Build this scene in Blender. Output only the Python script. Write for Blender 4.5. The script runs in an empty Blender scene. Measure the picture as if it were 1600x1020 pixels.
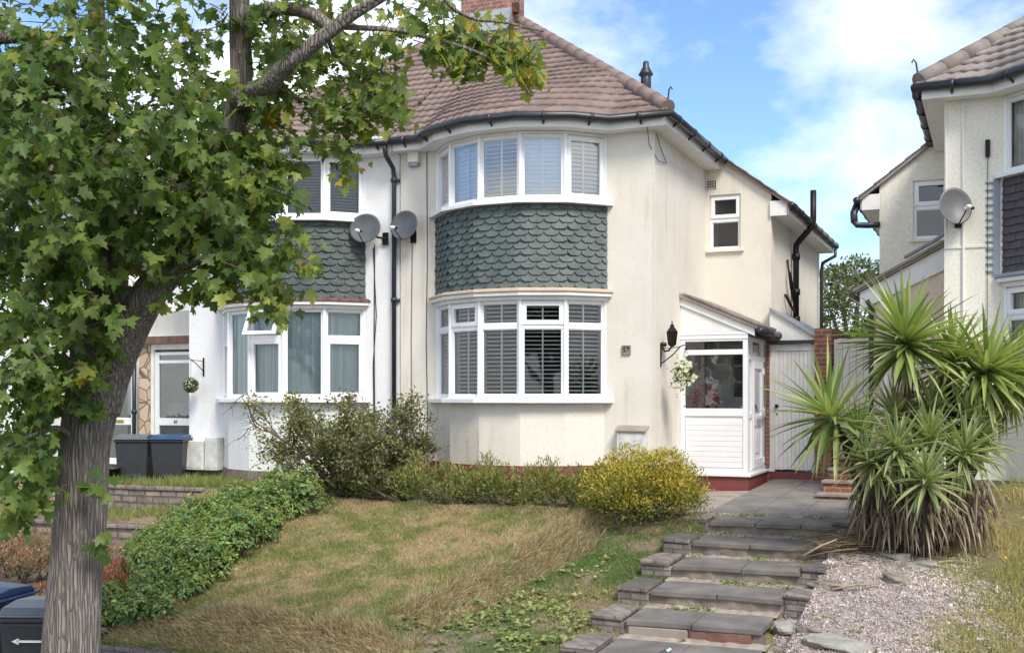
import bpy, bmesh, math, random
import numpy as np
from mathutils import Vector, Matrix
R = math.radians
rng = np.random.default_rng(7); random.seed(7)
S = bpy.context.scene
COL = S.collection

# ------------------------------------------------------------ camera, sky, sun
CAMZ = 1.08
FPX = 1765.0
cam = bpy.data.objects.new("camera", bpy.data.cameras.new("camera")); COL.objects.link(cam)
cam.location = (0, 0, CAMZ); cam.rotation_euler = (R(90), 0, 0)
cam.data.sensor_width = 36; cam.data.lens = 36 * FPX / 1600; cam.data.shift_y = 110 / 1600
cam.data.clip_end = 2000; cam.data.clip_start = 0.05
S.camera = cam
S.view_settings.view_transform = 'Standard'; S.view_settings.look = 'None'
S.view_settings.exposure = 1.72; S.view_settings.gamma = 1

SUN_DIR = Vector((0.30, -0.68, 0.86)).normalized()          # towards the sun
el = math.asin(SUN_DIR.z); az = math.atan2(SUN_DIR.x, SUN_DIR.y)
W = bpy.data.worlds.new("World"); S.world = W; W.use_nodes = True
nt = W.node_tree; N = nt.nodes; L = nt.links; N.clear()
wo = N.new('ShaderNodeOutputWorld'); bg = N.new('ShaderNodeBackground'); bg.inputs[1].default_value = 0.15
sky = N.new('ShaderNodeTexSky'); sky.sky_type = 'NISHITA'; sky.sun_disc = False
sky.sun_elevation = el; sky.sun_rotation = az; sky.altitude = 50; sky.air_density = 1.0; sky.dust_density = 0.3; sky.ozone_density = 2.5
tc = N.new('ShaderNodeTexCoord')
mp = N.new('ShaderNodeMapping'); mp.inputs['Scale'].default_value = (1, 1, 1.7); mp.inputs['Location'].default_value = (3.1, 0.2, 1.3)
nz = N.new('ShaderNodeTexNoise'); nz.inputs['Scale'].default_value = 3.0; nz.inputs['Detail'].default_value = 9; nz.inputs['Roughness'].default_value = 0.58
cr = N.new('ShaderNodeValToRGB'); cr.color_ramp.elements[0].position = 0.475; cr.color_ramp.elements[1].position = 0.70
sep = N.new('ShaderNodeSeparateXYZ')
hz = N.new('ShaderNodeMapRange'); hz.inputs[1].default_value = 0.04; hz.inputs[2].default_value = 0.2; hz.inputs[3].default_value = 0.12; hz.inputs[4].default_value = 0.0
ad = N.new('ShaderNodeMath'); ad.operation = 'ADD'
mx = N.new('ShaderNodeMix'); mx.data_type = 'RGBA'
tint = N.new('ShaderNodeMix'); tint.data_type = 'RGBA'; tint.blend_type = 'MULTIPLY'; tint.inputs[0].default_value = 1
tint.inputs[7].default_value = (0.37, 0.415, 0.465, 1)
L.new(tc.outputs['Generated'], mp.inputs[0]); L.new(mp.outputs[0], nz.inputs[0])
L.new(tc.outputs['Generated'], sep.inputs[0]); L.new(sep.outputs[2], hz.inputs[0])
bk = N.new('ShaderNodeMapRange'); bk.inputs[1].default_value = 0.0; bk.inputs[2].default_value = -0.8; bk.inputs[3].default_value = 0; bk.inputs[4].default_value = 0.13   # cloud added behind the camera, for whiter pane reflections and fill
ad2 = N.new('ShaderNodeMath'); L.new(sep.outputs[1], bk.inputs[0]); L.new(bk.outputs[0], ad2.inputs[1])
L.new(nz.outputs[0], ad.inputs[0]); L.new(hz.outputs[0], ad.inputs[1]); L.new(ad.outputs[0], ad2.inputs[0]); L.new(ad2.outputs[0], cr.inputs[0])
L.new(sky.outputs[0], tint.inputs[6]); L.new(cr.outputs[0], mx.inputs[0]); L.new(tint.outputs[2], mx.inputs[6])
mx.inputs[7].default_value = (3.15, 3.2, 3.25, 1)
L.new(mx.outputs[2], bg.inputs[0]); L.new(bg.outputs[0], wo.inputs[0])
sun = bpy.data.objects.new("sun", bpy.data.lights.new("sun", 'SUN')); COL.objects.link(sun)
sun.data.energy = 1.35; sun.data.angle = R(20); sun.data.color = (1, 0.94, 0.85)
sun.rotation_euler = SUN_DIR.to_track_quat('Z', 'Y').to_euler()

# ------------------------------------------------------------ frames
TH = R(-23.3); CT, ST = math.cos(TH), math.sin(TH)
CX, CY = 2.066, 16.5
def LW(x, y, z=0.0): return Vector((CX + x * CT - y * ST, CY + x * ST + y * CT, z))
def WL(X, Y): dx, dy = X - CX, Y - CY; return dx * CT + dy * ST, -dx * ST + dy * CT
def at(px, py, Y): return Vector(((px - 800) / FPX * Y, Y, CAMZ + (620 - py) / FPX * Y))
def sm(t): t = np.clip(t, 0, 1); return t * t * (3 - 2 * t)

def tag(o, label=None, cat=None, group=None, kind=None):
    if label: o['label'] = label
    if cat: o['category'] = cat
    if group: o['group'] = group
    if kind: o['kind'] = kind
    return o
def thing(name, label, cat, loc=(0, 0, 0), rz=0.0, group=None):
    o = bpy.data.objects.new(name, None); COL.objects.link(o); o.empty_display_size = 0.2
    o.location = LW(*loc); o.rotation_euler = (0, 0, TH + rz)
    return tag(o, label, cat, group)
def copy_tree(o, parent=None):
    c = o.copy(); COL.objects.link(c); c.parent = parent
    for ch in list(o.children): copy_tree(ch, c)
    return c

# ------------------------------------------------------------ mesh builder
class MB:
    M = 1
    def __init__(s, tf=None): s.v = []; s.f = []; s.tf = tf
    def add(s, vs, fs):
        b = len(s.v); m = MB.M
        for p in vs:
            if s.tf: p = s.tf(*p)
            s.v.append((p[0] * m, p[1], p[2]))
        for f in fs: s.f.append(tuple(b + i for i in (f if m > 0 else f[::-1])))
        return s
    def box(s, x0, x1, y0, y1, z0, z1):
        return s.add([(x0,y0,z0),(x1,y0,z0),(x1,y1,z0),(x0,y1,z0),(x0,y0,z1),(x1,y0,z1),(x1,y1,z1),(x0,y1,z1)],
              [(0,3,2,1),(4,5,6,7),(0,1,5,4),(1,2,6,5),(2,3,7,6),(3,0,4,7)])
    def prism(s, poly, z0, z1):
        n = len(poly)
        return s.add([(p[0], p[1], z0) for p in poly] + [(p[0], p[1], z1) for p in poly],
              [tuple(range(n))[::-1], tuple(range(n, 2*n))] + [(i, (i+1) % n, n+(i+1) % n, n+i) for i in range(n)])
    def prism_y(s, poly, y0, y1):                       # poly in x,z
        n = len(poly)
        return s.add([(p[0], y0, p[1]) for p in poly] + [(p[0], y1, p[1]) for p in poly],
              [tuple(range(n)), tuple(range(n, 2*n))[::-1]] + [(i, n+i, n+(i+1) % n, (i+1) % n) for i in range(n)])
    def prism_x(s, poly, x0, x1):                       # poly in y,z
        n = len(poly)
        return s.add([(x0, p[0], p[1]) for p in poly] + [(x1, p[0], p[1]) for p in poly],
              [tuple(range(n))[::-1], tuple(range(n, 2*n))] + [(i, (i+1) % n, n+(i+1) % n, n+i) for i in range(n)])
    def quad(s, a, b, c, d): return s.add([a, b, c, d], [(0, 1, 2, 3)])
    def tube(s, pts, r, n=8, cap=True):
        pts = [Vector(p) for p in pts]; k = len(pts)
        rs = r if hasattr(r, '__len__') else [r] * k
        vs = []; up = None
        for i, p in enumerate(pts):
            d = (pts[min(i+1, k-1)] - pts[max(i-1, 0)]).normalized()
            if up is None: up = Vector((0, 0, 1)) if abs(d.z) < .9 else Vector((1, 0, 0))
            a = d.cross(up).normalized(); b = a.cross(d).normalized(); up = b
            for j in range(n):
                t = 2 * math.pi * j / n
                vs.append(tuple(p + (a * math.cos(t) + b * math.sin(t)) * rs[i]))
        fs = [(i*n+j, i*n+(j+1) % n, (i+1)*n+(j+1) % n, (i+1)*n+j) for i in range(k-1) for j in range(n)]
        if cap: fs += [tuple(range(n))[::-1], tuple(range((k-1)*n, k*n))]
        return s.add(vs, fs)
    def lathe(s, prof, c=(0, 0, 0), n=16):              # prof (r,z)
        vs = [(c[0]+r*math.cos(2*math.pi*j/n), c[1]+r*math.sin(2*math.pi*j/n), c[2]+z) for r, z in prof for j in range(n)]
        k = len(prof)
        fs = [(i*n+j, i*n+(j+1) % n, (i+1)*n+(j+1) % n, (i+1)*n+j) for i in range(k-1) for j in range(n)]
        fs += [tuple(range(n))[::-1], tuple(range((k-1)*n, k*n))]
        return s.add(vs, fs)
    def build(s, name, mat, parent=None, smooth=False, bevel=0, recalc=True):
        me = bpy.data.meshes.new(name); me.from_pydata(s.v, [], s.f)
        if recalc:
            b = bmesh.new(); b.from_mesh(me); bmesh.ops.recalc_face_normals(b, faces=b.faces); b.to_mesh(me); b.free()
        if smooth: me.polygons.foreach_set('use_smooth', [True] * len(me.polygons))
        me.materials.append(mat)
        o = bpy.data.objects.new(name, me); COL.objects.link(o); o.parent = parent
        if bevel:
            m = o.modifiers.new('bevel', 'BEVEL'); m.width = bevel; m.segments = 2; m.limit_method = 'ANGLE'; m.angle_limit = R(40)
        return o
def place(o, loc, rz=0.0):
    o.location = LW(*loc); o.rotation_euler = (0, 0, TH + rz); return o

# ------------------------------------------------------------ numpy scatter meshes
def np_mesh(name, V, faces, mat, parent=None, col=None, smooth=False):
    """faces: list of (K,n) index arrays"""
    me = bpy.data.meshes.new(name)
    me.vertices.add(len(V)); me.vertices.foreach_set('co', np.asarray(V, np.float32).ravel())
    tot = np.concatenate([np.full(len(f), f.shape[1]) for f in faces]); idx = np.concatenate([f.ravel() for f in faces])
    me.loops.add(len(idx)); me.loops.foreach_set('vertex_index', idx.astype(np.int32))
    me.polygons.add(len(tot)); st = np.concatenate([[0], np.cumsum(tot)[:-1]])
    me.polygons.foreach_set('loop_start', st.astype(np.int32)); me.polygons.foreach_set('loop_total', tot.astype(np.int32))
    if smooth: me.polygons.foreach_set('use_smooth', np.ones(len(tot), bool))
    me.update(calc_edges=True)
    if col is not None:
        a = me.color_attributes.new('tint', 'FLOAT_COLOR', 'POINT')
        c = np.ones((len(V), 4), np.float32); c[:, :3] = col; a.data.foreach_set('color', c.ravel())
    me.materials.append(mat)
    o = bpy.data.objects.new(name, me); COL.objects.link(o); o.parent = parent
    return o
def unit(a): return a / np.maximum(np.linalg.norm(a, axis=1, keepdims=True), 1e-9)
def scatter(tv, tf, P, D, Nn, size, width=None):
    """template leaf: base at 0, +y towards the tip, z its normal"""
    P = np.asarray(P, float); n = len(P); D = unit(D); sd = unit(np.cross(D, Nn)); nn = np.cross(sd, D)
    size = np.broadcast_to(size, n)[:, None, None]; wd = size if width is None else np.broadcast_to(width, n)[:, None, None]
    tv = np.asarray(tv, float)
    V = P[:, None, :] + wd * tv[None, :, 0:1] * sd[:, None, :] + size * tv[None, :, 1:2] * D[:, None, :] + size * tv[None, :, 2:3] * nn[:, None, :]
    k = len(tv); off = (np.arange(n) * k)[:, None]
    return V.reshape(-1, 3), [np.asarray([f])+off for f in tf], k
def merge(parts):
    V = []; F = []; C = []; b = 0
    for v, f, c in parts:
        V.append(v); F += [x + b for x in f]; C.append(c); b += len(v)
    return np.concatenate(V), F, np.concatenate(C)
_h = [(.16,.05),(.48,-.05),(.36,.17),(.47,.24),(.66,.46),(.42,.49),(.22,.50),(.29,.74),(.13,.76)]
def maple(f, g, cu, tw): return [(0,0,0),(0,1,-cu)] + [(x,y,f*x-cu*y*y+tw*x*y) for x,y in _h] + [(-x,y,g*x-cu*y*y-tw*x*y) for x,y in _h]
MAPLE = maple(.16, .10, .16, 0); MAPLES = [maple(.25, .18, .30, .1), maple(-.1, .3, .42, -.25), maple(.38, .3, .12, .2), maple(.1, -.2, .55, .15)]
MAPLE_F = [(0,2,3,4,5,6,7,8,9,10,1),(1,19,18,17,16,15,14,13,12,11,0)]
LEAF = [(0,0,0),(.32,.45,.08),(0,1,-.1),(-.32,.45,.08),(0,.45,0)]
LEAF_F = [(0,1,4),(1,2,4),(2,3,4),(3,0,4)]
BLADE = [(-.5,0,0),(.5,0,0),(.36,.5,.05),(0,1,.22),(-.36,.5,.05)]
BLADE_F = [(0,1,2,4),(4,2,3)]
def scat_obj(name, tmpl, P, D, Nn, size, col, mat, parent=None, width=None):
    tv, tf = tmpl; V, F, k = scatter(tv, tf, P, D, Nn, size, width)
    return np_mesh(name, V, F, mat, parent, np.repeat(col, k, axis=0))
def rdir(n): return unit(rng.normal(size=(n, 3)))
def palette(n, cols, jit=.12):
    c = np.asarray(cols)[rng.integers(0, len(cols), n)]
    return np.clip(c * (1 + rng.normal(0, jit, (n, 1))), 0.003, 1)

# ------------------------------------------------------------ materials
def newmat(name):
    m = bpy.data.materials.new(name); m.use_nodes = True; t = m.node_tree
    return m, t, t.nodes, t.links, t.nodes['Principled BSDF']
def coords(N, L, scale=(1, 1, 1), src='Object'):
    tc = N.new('ShaderNodeTexCoord'); mp = N.new('ShaderNodeMapping'); mp.inputs['Scale'].default_value = scale
    L.new(tc.outputs[src], mp.inputs[0]); return mp.outputs[0]
def noise(N, L, vec, sc, det=4, ro=.55):
    n = N.new('ShaderNodeTexNoise'); n.inputs['Scale'].default_value = sc; n.inputs['Detail'].default_value = det; n.inputs['Roughness'].default_value = ro
    L.new(vec, n.inputs['Vector']); return n.outputs[0]
def ramp(N, L, fac, stops):
    r = N.new('ShaderNodeValToRGB'); e = r.color_ramp.elements
    while len(e) < len(stops): e.new(0.5)
    for i, (p, c) in enumerate(stops): e[i].position = p; e[i].color = (c[0], c[1], c[2], 1) if hasattr(c, '__len__') else (c, c, c, 1)
    L.new(fac, r.inputs[0]); return r.outputs[0]
def mixc(N, L, fac, a, b, mode='MIX'):
    m = N.new('ShaderNodeMix'); m.data_type = 'RGBA'; m.blend_type = mode
    for k, v in ((0, fac), (6, a), (7, b)):
        if hasattr(v, 'is_linked'): L.new(v, m.inputs[k])
        else: m.inputs[k].default_value = v if k == 0 else (v[0], v[1], v[2], 1)
    return m.outputs[2]
def bump(N, L, bs, h, strength, dist):
    b = N.new('ShaderNodeBump'); b.inputs['Strength'].default_value = strength; b.inputs['Distance'].default_value = dist
    L.new(h, b.inputs['Height']); L.new(b.outputs[0], bs.inputs['Normal']); return b
def simple(name, c, rough=.5, var=.12, nsc=6, bsc=0, bst=.3, bd=.004, metal=0, c2=None, scale=(1, 1, 1)):
    m, t, N, L, bs = newmat(name); v = coords(N, L, scale)
    c2 = c2 or tuple(x * (1 - var * 2) for x in c); c1 = tuple(min(1, x * (1 + var)) for x in c) if c2 is None else c
    f = noise(N, L, v, nsc, 6); L.new(ramp(N, L, f, [(.3, c2), (.68, c)]), bs.inputs['Base Color'])
    bs.inputs['Roughness'].default_value = rough; bs.inputs['Metallic'].default_value = metal
    if bsc: bump(N, L, bs, noise(N, L, v, bsc, 5), bst, bd)
    return m
def m_render(name, c, stain, amt=.5, bsc=55, bst=.55):
    """roughcast wall: streaks of dirt, blotches, gritty bump"""
    m, t, N, L, bs = newmat(name); v = coords(N, L)
    vs = coords(N, L, (3.2, 3.2, .28))
    st = ramp(N, L, noise(N, L, vs, 2.0, 6, .6), [(.5, 0), (.74, 1)])
    bl = ramp(N, L, noise(N, L, v, .9, 7, .65), [(.42, 0), (.72, 1)])
    mlt = N.new('ShaderNodeMath'); mlt.operation = 'MULTIPLY'; L.new(st, mlt.inputs[0]); L.new(bl, mlt.inputs[1])
    ad = N.new('ShaderNodeMath'); ad.operation = 'MULTIPLY_ADD'; L.new(bl, ad.inputs[0]); ad.inputs[1].default_value = .35; L.new(mlt.outputs[0], ad.inputs[2])
    sc = N.new('ShaderNodeMath'); sc.operation = 'MULTIPLY'; L.new(ad.outputs[0], sc.inputs[0]); sc.inputs[1].default_value = amt; sc.use_clamp = True
    fine = ramp(N, L, noise(N, L, v, bsc, 3), [(.3, .86), (.7, 1.06)])
    base = mixc(N, L, sc.outputs[0], c, stain)
    L.new(mixc(N, L, 1.0, base, fine, 'MULTIPLY'), bs.inputs['Base Color'])
    bs.inputs['Roughness'].default_value = .9
    bump(N, L, bs, noise(N, L, v, bsc, 4, .6), bst, .012); return m
def m_brick(name, c1, c2, mort, sc=1.0, rot=False, bw=.225, bh=.075, rough=.85, ms=.012):
    m, t, N, L, bs = newmat(name); tc = N.new('ShaderNodeTexCoord'); sp = N.new('ShaderNodeSeparateXYZ'); cb = N.new('ShaderNodeCombineXYZ')
    L.new(tc.outputs['Object'], sp.inputs[0]); ad = N.new('ShaderNodeMath'); L.new(sp.outputs[0], ad.inputs[0]); L.new(sp.outputs[1], ad.inputs[1])
    L.new(ad.outputs[0], cb.inputs[0]); L.new(sp.outputs[2], cb.inputs[1])
    b = N.new('ShaderNodeTexBrick'); L.new(cb.outputs[0], b.inputs[0]); b.inputs['Scale'].default_value = 1
    b.inputs['Brick Width'].default_value = bw; b.inputs['Row Height'].default_value = bh; b.inputs['Mortar Size'].default_value = ms; b.inputs['Mortar Smooth'].default_value = .2
    for k, c in (('Color1', c1), ('Color2', c2), ('Mortar', mort)): b.inputs[k].default_value = (*c, 1)
    v = tc.outputs['Object']; f = ramp(N, L, noise(N, L, v, 7, 6), [(.3, .55), (.7, 1.15)])
    L.new(mixc(N, L, 1, b.outputs[0], f, 'MULTIPLY'), bs.inputs['Base Color']); bs.inputs['Roughness'].default_value = rough
    inv = N.new('ShaderNodeMath'); inv.operation = 'MULTIPLY_ADD'; L.new(b.outputs[1], inv.inputs[0]); inv.inputs[1].default_value = -1.0; L.new(noise(N, L, v, 40, 4), inv.inputs[2])
    bump(N, L, bs, inv.outputs[0], .7, .008); return m
def m_leaf(name, rough=.5, trans=.35, spec=.35):
    m, t, N, L, bs = newmat(name); a = N.new('ShaderNodeAttribute'); a.attribute_name = 'tint'
    L.new(a.outputs[0], bs.inputs['Base Color']); bs.inputs['Roughness'].default_value = rough; bs.inputs['Specular IOR Level'].default_value = spec
    tr = N.new('ShaderNodeBsdfTranslucent'); hs = N.new('ShaderNodeMix'); hs.data_type = 'RGBA'; hs.blend_type = 'MULTIPLY'; hs.inputs[0].default_value = 1
    L.new(a.outputs[0], hs.inputs[6]); hs.inputs[7].default_value = (1.5, 1.5, .6, 1); L.new(hs.outputs[2], tr.inputs[0])
    ms = N.new('ShaderNodeMixShader'); ms.inputs[0].default_value = trans; L.new(bs.outputs[0], ms.inputs[1]); L.new(tr.outputs[0], ms.inputs[2])
    L.new(ms.outputs[0], N['Material Output'].inputs[0]); return m
def m_glass(name, tint=(.86, .9, .9), boost=.05, k=1.0):
    m, t, N, L, bs = newmat(name); N.remove(bs)
    tr = N.new('ShaderNodeBsdfTransparent'); tr.inputs[0].default_value = (*tint, 1)
    gl = N.new('ShaderNodeBsdfGlossy'); gl.inputs['Roughness'].default_value = .015; gl.inputs[0].default_value = (.95, .97, 1, 1)
    fr = N.new('ShaderNodeFresnel'); fr.inputs[0].default_value = 1.5
    ad = N.new('ShaderNodeMath'); ad.operation = 'MULTIPLY_ADD'; L.new(fr.outputs[0], ad.inputs[0]); ad.inputs[1].default_value = 1.7 * k; ad.inputs[2].default_value = boost; ad.use_clamp = True
    # panes are never quite flat: a slow ripple breaks up what they mirror
    v = coords(N, L); bp = N.new('ShaderNodeBump'); bp.inputs['Strength'].default_value = .12; bp.inputs['Distance'].default_value = .01
    L.new(noise(N, L, v, 2.2, 2), bp.inputs['Height']); L.new(bp.outputs[0], gl.inputs['Normal'])
    ms = N.new('ShaderNodeMixShader'); L.new(ad.outputs[0], ms.inputs[0]); L.new(tr.outputs[0], ms.inputs[1]); L.new(gl.outputs[0], ms.inputs[2])
    L.new(ms.outputs[0], N['Material Output'].inputs[0]); return m
def m_attr(name, rough=.9, bsc=40, bst=.6, bd=.02):
    m, t, N, L, bs = newmat(name); a = N.new('ShaderNodeAttribute'); a.attribute_name = 'tint'; v = coords(N, L)
    f = ramp(N, L, noise(N, L, v, 14, 8, .7), [(.28, .45), (.72, 1.3)])
    L.new(mixc(N, L, 1, a.outputs[0], f, 'MULTIPLY'), bs.inputs['Base Color']); bs.inputs['Roughness'].default_value = rough
    bump(N, L, bs, noise(N, L, v, bsc, 6, .7), bst, bd); return m
def m_tile(name, c1, c2, moss):
    m, t, N, L, bs = newmat(name); v = coords(N, L)
    f = noise(N, L, v, 2.6, 8, .7); base = ramp(N, L, f, [(.3, c2), (.68, c1)])
    s2 = ramp(N, L, noise(N, L, v, 28, 4, .7), [(.62, 0), (.74, 1)]); base = mixc(N, L, s2, base, moss)
    vo = N.new('ShaderNodeTexVoronoi'); vo.inputs['Scale'].default_value = 3.4; L.new(v, vo.inputs['Vector'])
    hs = N.new('ShaderNodeSeparateColor'); L.new(vo.outputs['Color'], hs.inputs[0])
    base = mixc(N, L, 1, base, ramp(N, L, hs.outputs[0], [(0, .8), (1, 1.12)]), 'MULTIPLY')
    L.new(base, bs.inputs['Base Color']); bs.inputs['Roughness'].default_value = .8; bump(N, L, bs, noise(N, L, v, 60, 4), .3, .004); return m
def m_bark(name):
    m, t, N, L, bs = newmat(name); v = coords(N, L, (1, 1, .13))
    n1 = noise(N, L, v, 26, 8, .65); v0 = coords(N, L); n2 = noise(N, L, v0, 2.2, 4)
    w = N.new('ShaderNodeTexVoronoi'); w.feature = 'DISTANCE_TO_EDGE'; w.inputs['Scale'].default_value = 44; vd = coords(N, L, (1, 1, .065))
    nd = N.new('ShaderNodeTexNoise'); nd.inputs['Scale'].default_value = 6; L.new(v0, nd.inputs['Vector'])
    dm = N.new('ShaderNodeMix'); dm.data_type = 'VECTOR'; dm.inputs[0].default_value = .022; L.new(vd, dm.inputs[4]); L.new(nd.outputs['Color'], dm.inputs[5]); L.new(dm.outputs[1], w.inputs['Vector'])
    ridge = ramp(N, L, w.outputs['Distance'], [(0, 0), (.22, 1)])
    c = ramp(N, L, n1, [(.3, (.15, .122, .102)), (.7, (.31, .27, .235))])
    c = mixc(N, L, 1, c, ramp(N, L, ridge, [(0, .62), (1, 1.05)]), 'MULTIPLY')
    c = mixc(N, L, ramp(N, L, n2, [(.55, 0), (.8, .45)]), c, (.20, .21, .15))
    L.new(c, bs.inputs['Base Color']); bs.inputs['Roughness'].default_value = .95
    ad = N.new('ShaderNodeMath'); L.new(ridge, ad.inputs[0]); L.new(n1, ad.inputs[1]); bump(N, L, bs, ad.outputs[0], .9, .016); return m

X = dict(
 cream=m_render('cream_render', (.765, .72, .635), (.42, .33, .22), .6),
 white_render=m_render('white_render', (.80, .80, .79), (.5, .49, .45), .4, 40, .35),
 ivory=m_render('ivory_render', (.80, .765, .66), (.5, .45, .34), .3, 30, .2),
 grey_render=m_render('weathered_render', (.66, .64, .58), (.3, .28, .24), .6, 30, .3),
 pink_render=m_render('pink_render', (.70, .58, .46), (.5, .4, .3), .3, 30, .2),
 upvc=simple('white_frame', (.83, .84, .85), .3, .03, 3),
 paint=simple('white_paint', (.80, .79, .76), .5, .06, 5, 0),
 oldpaint=simple('flaking_white_paint', (.87, .865, .85), .55, .05, 9, 30, .2, .003, 0, (.74, .71, .66), (1, 1, .3)),
 glass=m_glass('window_glass', (.90, .93, .93), .015, .62), glassup=m_glass('upper_window_glass', (.93, .95, .95), .15, 1.3), glass2=m_glass('porch_glass', (.97, .98, .98), .03, .9), glass3=m_glass('frosted_glass', (.45, .52, .5), .08, 1),
 blind=simple('white_blind', (.88, .87, .83), .5, .03), curtain=simple('pale_curtain', (.62, .72, .71), .8, .12, 3, 0, .3, .004, 0, None, (6, 6, .2)),
 net=simple('cream_curtain', (.70, .68, .6), .8, .1, 3),
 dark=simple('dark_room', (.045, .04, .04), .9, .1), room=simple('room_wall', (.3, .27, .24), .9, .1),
 black=simple('black_plastic', (.014, .015, .018), .35, .1, 8), gutter=simple('grey_black_plastic', (.03, .034, .042), .38, .2, 4),
 iron=simple('wrought_iron', (.02, .018, .017), .5, .2, 20, 60, .3, .002, .5), rust=simple('rusty_iron', (.14, .06, .03), .8, .3, 12),
 slate=simple('green_grey_slate', (.108, .138, .130), .62, .22, 5, 80, .5, .004), slate2=simple('weathered_slate', (.085, .108, .102), .7, .28, 4, 80, .5, .004),
 slate3=simple('dark_brown_tile', (.085, .075, .085), .6, .15, 5, 60, .3, .003),
 lead=simple('lead_flashing', (.3, .32, .34), .5, .15, 6), leadorange=simple('weathered_flashing', (.62, .47, .33), .8, .2, 9, 30, .5, .008, 0, (.5, .42, .34)),
 rustflash=simple('red_brown_flashing', (.23, .13, .10), .8, .3, 8), greyflash_and_shadow=simple('blue_grey_flashing_and_shadow', (.25, .28, .34), .6, .1),
 tile=m_tile('brown_roof_tile', (.235, .172, .148), (.16, .113, .098), (.16, .12, .10)),
 tile2=m_tile('grey_brown_roof_tile', (.31, .265, .235), (.2, .165, .15), (.17, .15, .13)),
 ridge=simple('ridge_tile', (.25, .185, .16), .85, .2, 5, 30, .4, .006, 0, (.19, .13, .115)), ridge2=simple('grey_ridge_tile', (.26, .22, .19), .85, .2, 5, 30, .4, .006),
 redpaint=simple('red_painted_plinth', (.235, .038, .042), .65, .2, 7, 30, .3, .006, 0, (.16, .06, .055)),
 brick=m_brick('red_brick', (.36, .12, .065), (.27, .085, .05), (.33, .27, .22)),
 brickch=m_brick('chimney_brick', (.40, .17, .11), (.26, .10, .075), (.32, .27, .24)),
 kerbbrick=m_brick('weathered_brick', (.28, .24, .21), (.19, .155, .14), (.13, .115, .10), bw=.2, bh=.065, ms=.01),
 stonewall=m_brick('grey_garden_wall', (.33, .27, .22), (.21, .17, .145), (.13, .11, .095), bw=.32, bh=.11, ms=.02),
 slab=simple('dark_paving_slab', (.21, .186, .163), .85, .2, 3, 70, .5, .006, 0, (.095, .088, .082)), slab2=simple('grey_paving', (.225, .203, .182), .85, .25, 2.5, 60, .5, .006, 0, (.125, .116, .108)),
 riser=simple('crumbling_mortar', (.27, .225, .19), .95, .25, 5, 25, .8, .02, 0, (.13, .105, .085)), mortar=simple('pale_mortar', (.42, .36, .30), .95, .2, 6, 30, .8, .012, 0, (.22, .18, .145)), concrete=simple('old_concrete', (.34, .295, .255), .9, .2, 3, 40, .5, .008, 0, (.22, .185, .155)),
 redriser=simple('red_brick_riser', (.22, .11, .085), .9, .25, 8, 25, .6, .01),
 coping=simple('stone_coping', (.33, .27, .24), .85, .2, 8, 40, .4, .006),
 stone=simple('grey_brown_stone', (.28, .235, .19), .9, .3, 8, 14, .7, .03), flatstone=simple('flat_grey_stone', (.36, .345, .30), .9, .2, 8, 20, .6, .02),
 binbody=simple('bin_plastic', (.035, .038, .045), .42, .12, 10, 120, .15, .002), binblue=simple('blue_bin_lid', (.03, .075, .17), .38, .15, 6), bingrey=simple('grey_bin_lid', (.12, .13, .15), .3, .1, 6),
 dish=simple('grey_dish', (.105, .115, .125), .45, .15, 5), dishw=simple('pale_dish', (.13, .13, .135), .45, .12, 5), white=simple('white_plastic', (.78, .77, .71), .4, .04),
 meter=simple('dirty_white_plastic', (.72, .72, .70), .5, .05, 8, 0, .3, .004, 0, (.5, .49, .46)), greybox=simple('grey_plastic_box', (.30, .34, .38), .45, .05), brass=simple('brass', (.5, .33, .11), .35, .1, 8, 0, 0, 0, .8),
 steel=simple('polished_steel', (.45, .52, .52), .22, .1, 4, 0, 0, 0, .9), lamp=simple('dark_lantern_glass', (.05, .055, .06), .12, .1), pot=simple('dark_pot', (.05, .035, .03), .7, .2),
 bark=m_bark('bark'), twig=simple('grey_brown_twig', (.13, .095, .075), .9, .3, 20), deadwood=simple('bleached_stick', (.42, .33, .24), .9, .25, 12), palmtrunk=simple('fibrous_trunk', (.12, .095, .075), .95, .35, 8, 20, .9, .03, 0, None, (3, 3, .4)),
 leaf=m_leaf('maple_leaf', .48, .48), shrub=m_leaf('shrub_leaf', .5, .3), yucca=m_leaf('yucca_leaf', .4, .22, .45), grass=m_leaf('grass_blade', .65, .35), petal=m_leaf('petal', .6, .3), farleaf=m_leaf('far_leaf', .6, .3),
 ground=m_attr('garden_soil'), asphalt=simple('asphalt', (.06, .06, .06), .9, .2, 10, 90, .6, .006), pave=simple('pavement_slab', (.24, .23, .22), .9, .15, 3, 60, .4, .004),
 gravel=m_attr('gravel_stone', .9, 60, .3, .004), gate=simple('white_gate', (.78, .77, .74), .55, .06, 6), cladding=None)
def m_crazy():
    m, t, N, L, bs = newmat('crazy_stone'); tc = N.new('ShaderNodeTexCoord')
    v = N.new('ShaderNodeTexVoronoi'); v.feature = 'DISTANCE_TO_EDGE'; v.inputs['Scale'].default_value = 4.6; L.new(tc.outputs['Object'], v.inputs['Vector'])
    vc = N.new('ShaderNodeTexVoronoi'); vc.inputs['Scale'].default_value = 4.6; L.new(tc.outputs['Object'], vc.inputs['Vector']); s = N.new('ShaderNodeSeparateColor'); L.new(vc.outputs['Color'], s.inputs[0])
    c = ramp(N, L, s.outputs[0], [(0, (.48, .34, .22)), (1, (.60, .49, .36))]); e = ramp(N, L, v.outputs['Distance'], [(.02, 0), (.06, 1)])
    L.new(mixc(N, L, e, (.17, .11, .07), c), bs.inputs['Base Color']); bs.inputs['Roughness'].default_value = .85; bump(N, L, bs, e, .7, .015); return m
X['cladding'] = m_crazy()
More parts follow.
